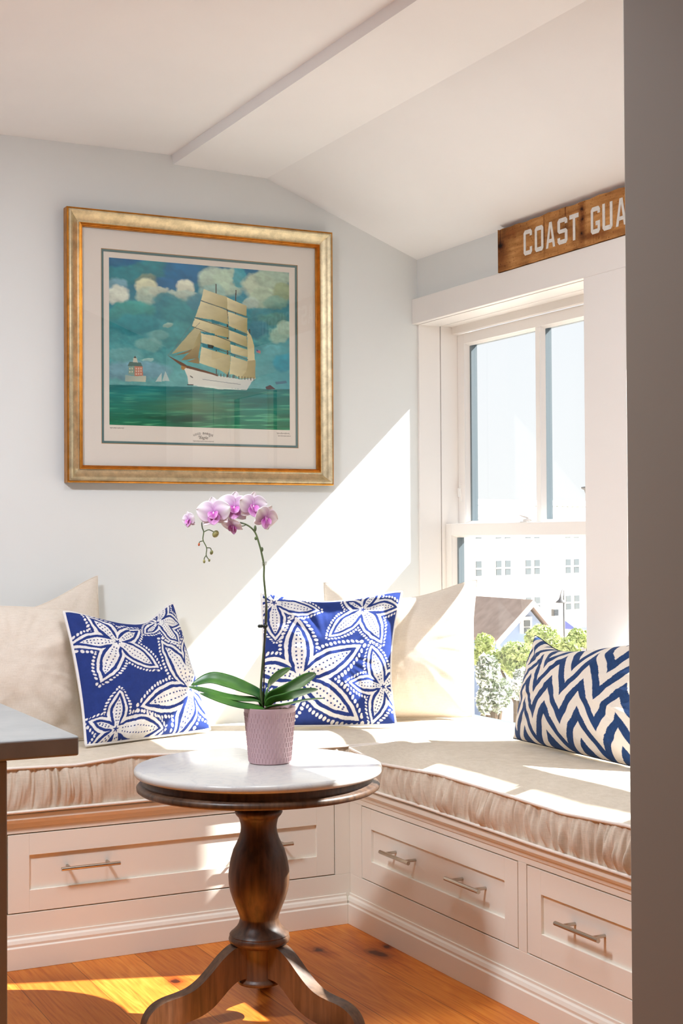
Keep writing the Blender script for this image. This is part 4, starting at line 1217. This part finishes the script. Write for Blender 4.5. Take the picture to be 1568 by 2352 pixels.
    G['T'] = [[(.5 - t / 2, 0), (.5 + t / 2, 0), (.5 + t / 2, 1 - h), (.5 - t / 2, 1 - h)], [(0, 1 - h), (1, 1 - h), (1, 1), (0, 1)]]
    ia = lambda z: .24 + .26 * z / .80
    G['A'] = [[(0, 0), (.24, 0), (.5, .80), (.5, 1), (.36, 1)], [(.76, 0), (1, 0), (.64, 1), (.5, 1), (.5, .80)], [(ia(.2), .2), (1 - ia(.2), .2), (1 - ia(.34), .34), (ia(.34), .34)]]
    G['S'] = [[(k, 0), (1 - k, 0), (1 - t, h), (t, h)], [(1 - k, 0), (1, .1), (1, .48), (1 - k, .57), (1 - t, .42), (1 - t, h)], [(1 - k, .57), (t, .57), (k, .42), (1 - t, .42)], [(k, .42), (t, .57), (t, 1 - h), (k, 1), (0, .9), (0, .52)],
              [(k, 1), (t, 1 - h), (1 - t, 1 - h), (1 - k, 1)], [(1, .76), (1, .9), (1 - k, 1), (1 - t, 1 - h), (1 - t, .76)], [(0, .26), (0, .1), (k, 0), (t, h), (t, .26)]]
    G['R'] = [[(0, 0), (t, 0), (t, 1), (0, 1)], [(t, 1 - h), (1 - t, 1 - h), (1 - k, 1), (t, 1)], [(t, .42), (1 - k, .42), (1 - t, .57), (t, .57)], [(1 - k, .42), (1, .52), (1, .9), (1 - k, 1), (1 - t, 1 - h), (1 - t, .57)], [(.42, .42), (.68, .42), (1, 0), (.72, 0)]]
    G['D'] = [[(0, 0), (t, 0), (t, 1), (0, 1)], [(t, 0), (1 - k, 0), (1 - t, h), (t, h)], [(1 - k, 0), (1, .1), (1, .9), (1 - k, 1), (1 - t, 1 - h), (1 - t, h)], [(1 - k, 1), (t, 1), (t, 1 - h), (1 - t, 1 - h)]]
    seq = [('C', -0.809, -0.861), ('O', -0.878, -0.930), ('A', -0.945, -0.999), ('S', -1.013, -1.070), ('T', -1.082, -1.133),
           ('G', -1.200, -1.249), ('U', -1.262, -1.315), ('A', -1.332, -1.386), ('R', -1.402, -1.455), ('D', -1.472, -1.525)]
    for ch, a, b in seq:
        m = MB()
        for pl in G[ch]:
            pts = [(a + (b - a) * p[0] - off.y, 2.3005 + 0.088 * p[1] - off.z) for p in pl]
            m.prism(pts, lambda y, z, tt: (-0.0305 - off.x - (0.0006 if tt else 0.0), y, z))
        o = m.build('letter', Mw.m, r)
        bm = bmesh.new(); bm.from_mesh(o.data); bmesh.ops.recalc_face_normals(bm, faces=bm.faces); bm.to_mesh(o.data); bm.free()
    return r
sign()

# ------------------------------------------------------------------ kitchen island
def island():
    x1, y0 = -2.0, -2.044
    r = empty('kitchen_island', (-2.6, -1.6, 0)); tag(r, 'kitchen island with a pale grey stone counter at the left edge', 'kitchen island')
    off = Vector((-2.6, -1.6, 0))
    m = MB().box(-3.3, x1, y0, -1.15, 0.858, 0.900)
    o = m.build('countertop', M_QUARTZ, r); o.location = -off; bevel(o, 0.005, 3)
    m = MB().box(-3.25, -2.150, y0 + 0.012, -1.19, 0.0, 0.857)
    o = m.build('cabinet', M_ISLAND, r, bev=0.003); o.location = -off
    return r
island()

# ------------------------------------------------------------------ the street outside
FWD = Vector((0.4496, 0.8932, 0)); RGT = Vector((0.8932, -0.4496, 0)); CAM = Vector((-2.878, -5.03, 1.32))
def far(lat, dist, up):
    """a point of the street: metres to the right of and along the room's view axis, height against eye level"""
    p = CAM + FWD * dist + RGT * lat; return Vector((p.x, p.y, CAM.z + up))
def px(x, y, dist): return ((x - 784) * dist / 3310.6, dist, -(y - 1236.5) * dist / 3310.6)
GZ = -8.0
g = MB().box(-30, 260, 0.6, 320, GZ - 0.3, GZ)
M_GROUND = Mat('brick_paving', S(206, 180, 158), 0.9); M_GROUND.color(M_GROUND.ramp(M_GROUND.noise(M_GROUND.coord(), 0.35, 5), [(0.3, S(212, 192, 172)), (0.7, S(238, 228, 216))]))
g = g.build('ground', M_GROUND.m); tag(g, kind='structure')
M_CLAP = paint_mat('cream_clapboard', S(240, 236, 224), 0.8); M_WTRIM = paint_mat('white_clapboard', S(250, 250, 248), 0.7)
M_FARGLASS = Mat('far_window_glass', S(98, 106, 110), 0.6, spec=0.1).m
M_ROOF = paint_mat('brown_shingles', S(168, 146, 134), 0.9, 0.25)
M_BLUE = paint_mat('pale_blue_clapboard', S(150, 170, 202), 0.8)

def building():
    c = far(*px(1200, 1236.5, 130)); ax = Vector((0.9703, 0.2419, 0)); nn = Vector((0.2419, -0.9703, 0))
    r = empty('town_building', (c.x, c.y, GZ), math.atan2(ax.y, ax.x)); tag(r, 'large cream town building with paired windows and dentil cornice across the street', 'building')
    # local: x along facade, y away, z up from the ground
    q = 130 / 3310.6
    cosf = RGT.dot(ax)
    def lx(px_): return (px_ - 1200) * q / cosf
    def lz(py): return 1.32 - (py - 1236.5) * q - GZ
    ztop = lz(1186)
    MB().box(lx(900), lx(1600), 0, 14, 0, ztop).build('wall', M_CLAP, r)
    m = MB()
    m.box(lx(900), lx(1600), -0.7, 0, ztop - 0.1, ztop + 0.55); m.box(lx(900), lx(1600), -0.45, 0.0, lz(1168), lz(1156)); m.box(lx(900), lx(1600), 0.2, 14, ztop + .5, lz(1160))
    k = lx(905)
    while k < lx(1590):
        m.box(k, k + 0.32, -0.5, 0, ztop - 0.55, ztop - 0.1); k += 0.68
    m.build('cornice', M_WTRIM, r)
    m = MB(); k = lx(1238)
    while k < lx(1590): m.box(k, k + 0.3, 0.0, 0.3, lz(1176), lz(1168)); k += 0.72
    m.box(lx(1237), lx(1600), 0.25, 0.6, lz(1180), lz(1164)); m.build('parapet_rail', M_CLAP, r)
    MB().box(lx(1276), lx(1290), -0.35, 0, 0, ztop).build('pilaster', M_WTRIM, r)
    MB().box(lx(900), lx(1276), -0.2, 0, lz(1284), lz(1272)).build('belt_course', M_WTRIM, r)
    for cxp in (1004, 1075, 1147, 1222, 1328, 1400, 1470):
        for top in (1211, 1294, 1380):
            fr = MB(); fr.box(lx(cxp - 24), lx(cxp + 24), -0.12, 0, lz(top + 42), lz(top - 7))
            f = fr.build('window', M_WTRIM, r)
            for dx in (-11.5, 11.5):
                MB().box(lx(cxp + dx - 6.5), lx(cxp + dx + 6.5), -0.18, -0.11, lz(top + 33), lz(top)).build('pane', M_FARGLASS, f)
                MB().box(lx(cxp + dx - 7), lx(cxp + dx + 7), -0.22, -0.17, lz(top + 18.6), lz(top + 15)).build('meeting_rail', M_WTRIM, f)
    return r
building()

def house():
    c = far(*px(1213, 1236.5, 70)); q = 70 / 3310.6
    r = empty('gabled_house', (c.x, c.y, GZ), math.radians(-26.72 + 26)); tag(r, 'small pale blue gabled house with brown shingle roof below the window', 'house')
    def lz(py): return 1.32 - (py - 1236.5) * q - GZ
    ca = math.cos(math.radians(26))
    def lx(p): return (p - 1213) * q / ca
    zp, ze = lz(1392), lz(1478)
    xe = lx(1283); xw = lx(1130)
    MB().prism([(xw + .2, 0), (xe - .2, 0), (xe - .2, ze + .1), (0, zp - .2), (xw + .2, ze + .1)], lambda a, b, t: (a, 0.15 if t == 0 else 10.6, b)).build('wall', M_BLUE, r)
    m = MB()
    for sx, xq in ((-1, xw - 0.1), (1, xe + 0.1)):
        m.prism([(0, zp), (xq, ze - 0.02), (xq, ze + 0.12), (0, zp + 0.16)][::sx], lambda a, b, t: (a, -0.35 if t == 0 else 11.0, b))
    m.build('roof', M_ROOF, r)
    m = MB()
    for sx, xq in ((-1, xw - 0.15), (1, xe + 0.15)):
        m.prism([(0, zp - 0.16), (xq, ze - 0.24), (xq, ze + 0.06), (0, zp + 0.14)][::sx], lambda a, b, t: (a, -0.42 if t == 0 else -0.34, b))
    m.build('rake_board', M_WTRIM, r)
    f = MB().box(lx(1194), lx(1220), -0.0, 0.15, lz(1462), lz(1424)).build('window', M_WTRIM, r)
    m = MB(); m.box(lx(1200), lx(1214), -0.06, 0.0, lz(1446), lz(1432)); m.box(lx(1200), lx(1214), -0.06, 0.0, lz(1462), lz(1449)); m.build('pane', M_FARGLASS, f)
    return r
house()

M_LEAF = Mat('tree_foliage', S(150, 170, 84), 0.8, spec=0.2); M_LEAF.color(M_LEAF.ramp(M_LEAF.noise(M_LEAF.coord(), 1.6, 4), [(0.3, S(176, 192, 128)), (0.55, S(208, 218, 156)), (0.75, S(232, 236, 190))]))
M_LEAF2 = Mat('shrub_foliage', S(90, 110, 80), 0.8, spec=0.2); M_LEAF2.color(M_LEAF2.ramp(M_LEAF2.noise(M_LEAF2.coord(), 3, 4), [(0.3, S(112, 130, 104)), (0.7, S(176, 186, 156))]))
M_BARK = Mat('bark', S(96, 78, 62), 0.9).m
M_BLOSSOM = Mat('white_blossom', S(250, 250, 248), 0.7).m
def leafball(spots, n, size, seed):
    rg = random.Random(seed); V = []; F = []
    for _ in range(n):
        c, R = spots[rg.randrange(len(spots))]
        while True:
            p = Vector((rg.uniform(-1, 1), rg.uniform(-1, 1), rg.uniform(-1, 1)))
            if 0.35 < p.length < 1: break
        p = Vector(c) + Vector((p.x * R[0], p.y * R[1], p.z * R[2]))
        a = Vector((rg.gauss(0, 1), rg.gauss(0, 1), rg.gauss(0, 1))).normalized(); b = a.cross(Vector((rg.gauss(0, 1), rg.gauss(0, 1), rg.gauss(0, 1)))).normalized()
        k = size * rg.uniform(0.6, 1.3); i = len(V)
        V += [tuple(p - a * k), tuple(p + b * k * 0.5), tuple(p + a * k), tuple(p - b * k * 0.5)]; F.append((i, i + 1, i + 2, i + 3))
    return V, F
def tree(x, ytop, ybot, dist, wpx, label, seed, leafm=M_LEAF, name='street_tree', n=7000, size=0.085, group='trees beyond the window', cat='tree', blossom=None, lobes=6):
    q = dist / 3310.6
    c = far(*px(x, 1236.5, dist))
    r = empty(name, (c.x, c.y, GZ), math.radians(-26.72)); tag(r, label, cat, group)
    zt = 1.32 - (ytop - 1236.5) * q - GZ; zb = max(0.0, 1.32 - (ybot - 1236.5) * q - GZ); w = wpx * q / 2
    rg = random.Random(seed); spots = []
    for k in range(lobes):
        fx = rg.uniform(-0.7, 0.7); fz = rg.uniform(0.2, 0.78)
        spots.append(((fx * w, rg.uniform(-0.4, 0.4) * w, zb + (zt - zb) * fz), (w * 0.5, w * 0.5, (zt - zb) * 0.27)))
    spots.append(((0, 0, zb + (zt - zb) * 0.72), (w * 0.5, w * 0.5, (zt - zb) * 0.28)))
    V, F = leafball(spots, n, size, seed); mesh_obj('crown', V, F, leafm.m, r)
    m = MB().tube([(0, 0, 0), (0.05, 0, zb * 0.6), (0, 0, zb + (zt - zb) * 0.5)], [0.16, 0.13, 0.06], 8)
    for sp in spots[:4]: m.tube([(0, 0, zb * 0.8 + 0.2), sp[0]], [0.07, 0.03], 6)
    m.build('trunk', M_BARK, r, True)
    if blossom:
        V, F = leafball(spots, blossom, size * 1.5, seed + 5); mesh_obj('blossom', V, F, M_BLOSSOM, r)
    return r
tree(1255, 1446, 1530, 48, 90, 'yellow-green tree right of the pale blue gable', 3)
tree(1325, 1452, 1530, 46, 95, 'yellow-green tree beside the white mullion board at right', 4)
tree(1180, 1482, 1560, 44, 120, 'pale green tree in front of the pale blue gabled house', 5)
tree(1105, 1462, 1530, 46, 60, 'pale green tree at the left edge of the lower pane', 6)
tree(1125, 1512, 1640, 26, 78, 'white-flowering shrub low in the lower pane beside the beige pillow', 8, M_LEAF2, 'flowering_shrub', 4500, 0.045, None, 'shrub', 1800)
tree(1200, 1540, 1610, 30, 60, 'pale shrub on the brick paving left of the chevron pillow', 12, M_LEAF2, 'paving_shrub', 2200, 0.04, None, 'shrub', 1300)

M_IRON = Mat('dark_iron', S(104, 104, 104), 0.6).m
def lamp(x, ytop, dist, label, scale=1.0, name='street_lamp', lantern=False):
    q = dist / 3310.6; c = far(*px(x, 1236.5, dist)); z = 1.32 - (ytop - 1236.5) * q - GZ
    r = empty(name, (c.x, c.y, GZ)); tag(r, label, 'street lamp')
    MB().tube([(0, 0, 0), (0, 0, z - 0.2 * scale)], 0.10 * scale, 10).build('post', M_IRON, r, True)
    k = scale
    if lantern:
        MB().lathe([(0.0, 0.05), (0.42, 0.0), (0.42, -0.06), (0.30, -0.12), (0.10, -0.75), (0.0, -0.75)], 16, (0, 0, z), cap=False).build('lantern', M_IRON, r, True)
        return r
    m = MB().lathe([(0.0, 0.0), (0.08 * k, 0.0), (0.12 * k, -0.3 * k), (0.22 * k, -0.55 * k), (0.55 * k, -0.85 * k), (0.55 * k, -0.92 * k), (0.0, -0.92 * k)], 20, (-0.4 * k, 0, z), cap=False)
    m.build('lamp_shade', M_IRON, r, True)
    MB().tube([(0, 0, z - 0.25 * k), (0, 0, z + 0.35 * k), (-0.2 * k, 0, z + 0.45 * k), (-0.4 * k, 0, z)], 0.05 * k, 8).build('bracket', M_IRON, r, True)
    return r
lamp(1293, 1372, 90, 'grey street lamp with a bell shade in front of the cream building', 0.6)

def hanging_sign():
    c = far(*px(1275, 1236.5, 118)); q = 118 / 3310.6; z = 1.32 - (1414 - 1236.5) * q
    r = empty('vent_grille', (c.x, c.y, z - 0.3), math.atan2(0.2419, 0.9703)); tag(r, 'dark square louvred vent on the cream building by the lamp', 'vent')
    MB().box(-0.3, 0.3, 0, 0.25, 0, 0.55).build('housing', M_IRON, r)
    m = MB()
    for k in range(6): m.box(-0.27, 0.27, -0.06, 0.0, 0.04 + k * 0.085, 0.08 + k * 0.085)
    m.build('louvre', M_FARGLASS, r)
hanging_sign()
def awning():
    c = far(*px(1325, 1236.5, 116)); q = 116 / 3310.6; z = 1.32 - (1450 - 1236.5) * q
    r = empty('shop_awning', (c.x, c.y, z), math.atan2(0.2419, 0.9703)); tag(r, 'blue awning along the foot of the cream building', 'awning')
    Mq = Mat('blue_canvas', S(110, 120, 190), 0.8).m
    MB().prism([(-1.2, 0), (0, 0), (0, 0.75), (-1.2, 0.1)], lambda a, b, t: (-1.8 if t == 0 else 5, a, b)).build('canvas', Mq, r)
    MB().box(-1.8, 5, -1.25, -1.2, -0.15, 0.1).build('valance', Mq, r)
awning()
lamp(1358, 1127, 60, 'dark tapered lantern against the sky at the right of the upper pane', 1.0, 'lantern_post', True)

# ------------------------------------------------------------------ light
sv = Vector((-1.0, 0.338, -0.975)).normalized()
sun = bpy.data.lights.new('sun', 'SUN'); sun.energy = 12.0; sun.angle = math.radians(0.6); sun.color = (1.0, 0.975, 0.945)
so = bpy.data.objects.new('sun', sun); COL.objects.link(so); so.rotation_euler = sv.to_track_quat('-Z', 'Y').to_euler(); so.location = (8, -3, 9)

w = bpy.data.worlds.new('sky'); SC.world = w; w.use_nodes = True
nt = w.node_tree; bg = nt.nodes['Background']
tc = nt.nodes.new('ShaderNodeTexCoord'); sp = nt.nodes.new('ShaderNodeSeparateXYZ'); nt.links.new(tc.outputs['Generated'], sp.inputs[0])
rp = nt.nodes.new('ShaderNodeValToRGB'); nt.links.new(sp.outputs['Z'], rp.inputs['Fac'])
e = rp.color_ramp.elements; e[0].position = 0.0; e[0].color = (1.0, 1.0, 1.0, 1); e[1].position = 0.5; e[1].color = (0.86, 0.93, 1.06, 1)
nt.links.new(rp.outputs['Color'], bg.inputs['Color']); bg.inputs['Strength'].default_value = 0.64

def area(name, loc, size, power, color, rot=(0, 0, 0), shape='DISK'):
    l = bpy.data.lights.new(name, 'AREA'); l.energy = power; l.size = size; l.shape = shape; l.color = color
    o = bpy.data.objects.new(name, l); COL.objects.link(o); o.location = loc; o.rotation_euler = rot
    return o
area('fill_light', (-1.45, -1.93, 2.68), 0.6, 9.0, (0.92, 0.97, 1.05))  # added fill light under the nook ceiling, no fixture there
area('fill_light', (-2.9, -1.95, 2.73), 0.6, 67.0, (0.91, 0.965, 1.05), (math.radians(8), 0, 0))  # stronger unseen fill added on the left to lift the picture wall

# ------------------------------------------------------------------ camera
f_px = 3310.63
cam = bpy.data.cameras.new('camera'); cam.sensor_fit = 'VERTICAL'; cam.sensor_height = 36.0; cam.sensor_width = 24.0
cam.lens = f_px * 36.0 / 2352.0
cam.clip_start = 0.05; cam.clip_end = 1000
co = bpy.data.objects.new('camera', cam); COL.objects.link(co)
yaw, pitch, roll = 0.46634229, 0.0167105, -0.00571703
cy, sy = math.cos(yaw), math.sin(yaw); cp, sp_ = math.cos(pitch), math.sin(pitch); cr, sr = math.cos(roll), math.sin(roll)
Mw_ = Matrix(((cy, -sy, 0), (0, 0, -1), (sy, cy, 0)))
Pm = Matrix(((1, 0, 0), (0, cp, sp_), (0, -sp_, cp))); Rm = Matrix(((cr, -sr, 0), (sr, cr, 0), (0, 0, 1)))
Mc = Rm @ Pm @ Mw_                      # world -> camera (x right, y down, z forward)
Rw = Mc.transposed() @ Matrix(((1, 0, 0), (0, -1, 0), (0, 0, -1)))
co.matrix_world = Matrix.Translation((-2.87805, -5.03, 1.32)) @ Rw.to_4x4()
SC.camera = co

# ------------------------------------------------------------------ render look
vs = SC.view_settings
vs.view_transform = 'Standard'; vs.look = 'None'; vs.exposure = 0.70; vs.gamma = 1.0; vs.use_curve_mapping = False
SC.display_settings.display_device = 'sRGB'
cy_ = SC.cycles
cy_.use_denoising = True
cy_.max_bounces = 12; cy_.diffuse_bounces = 7; cy_.glossy_bounces = 4; cy_.transparent_max_bounces = 16
cy_.caustics_reflective = False; cy_.caustics_refractive = False
cy_.sample_clamp_indirect = 20.0
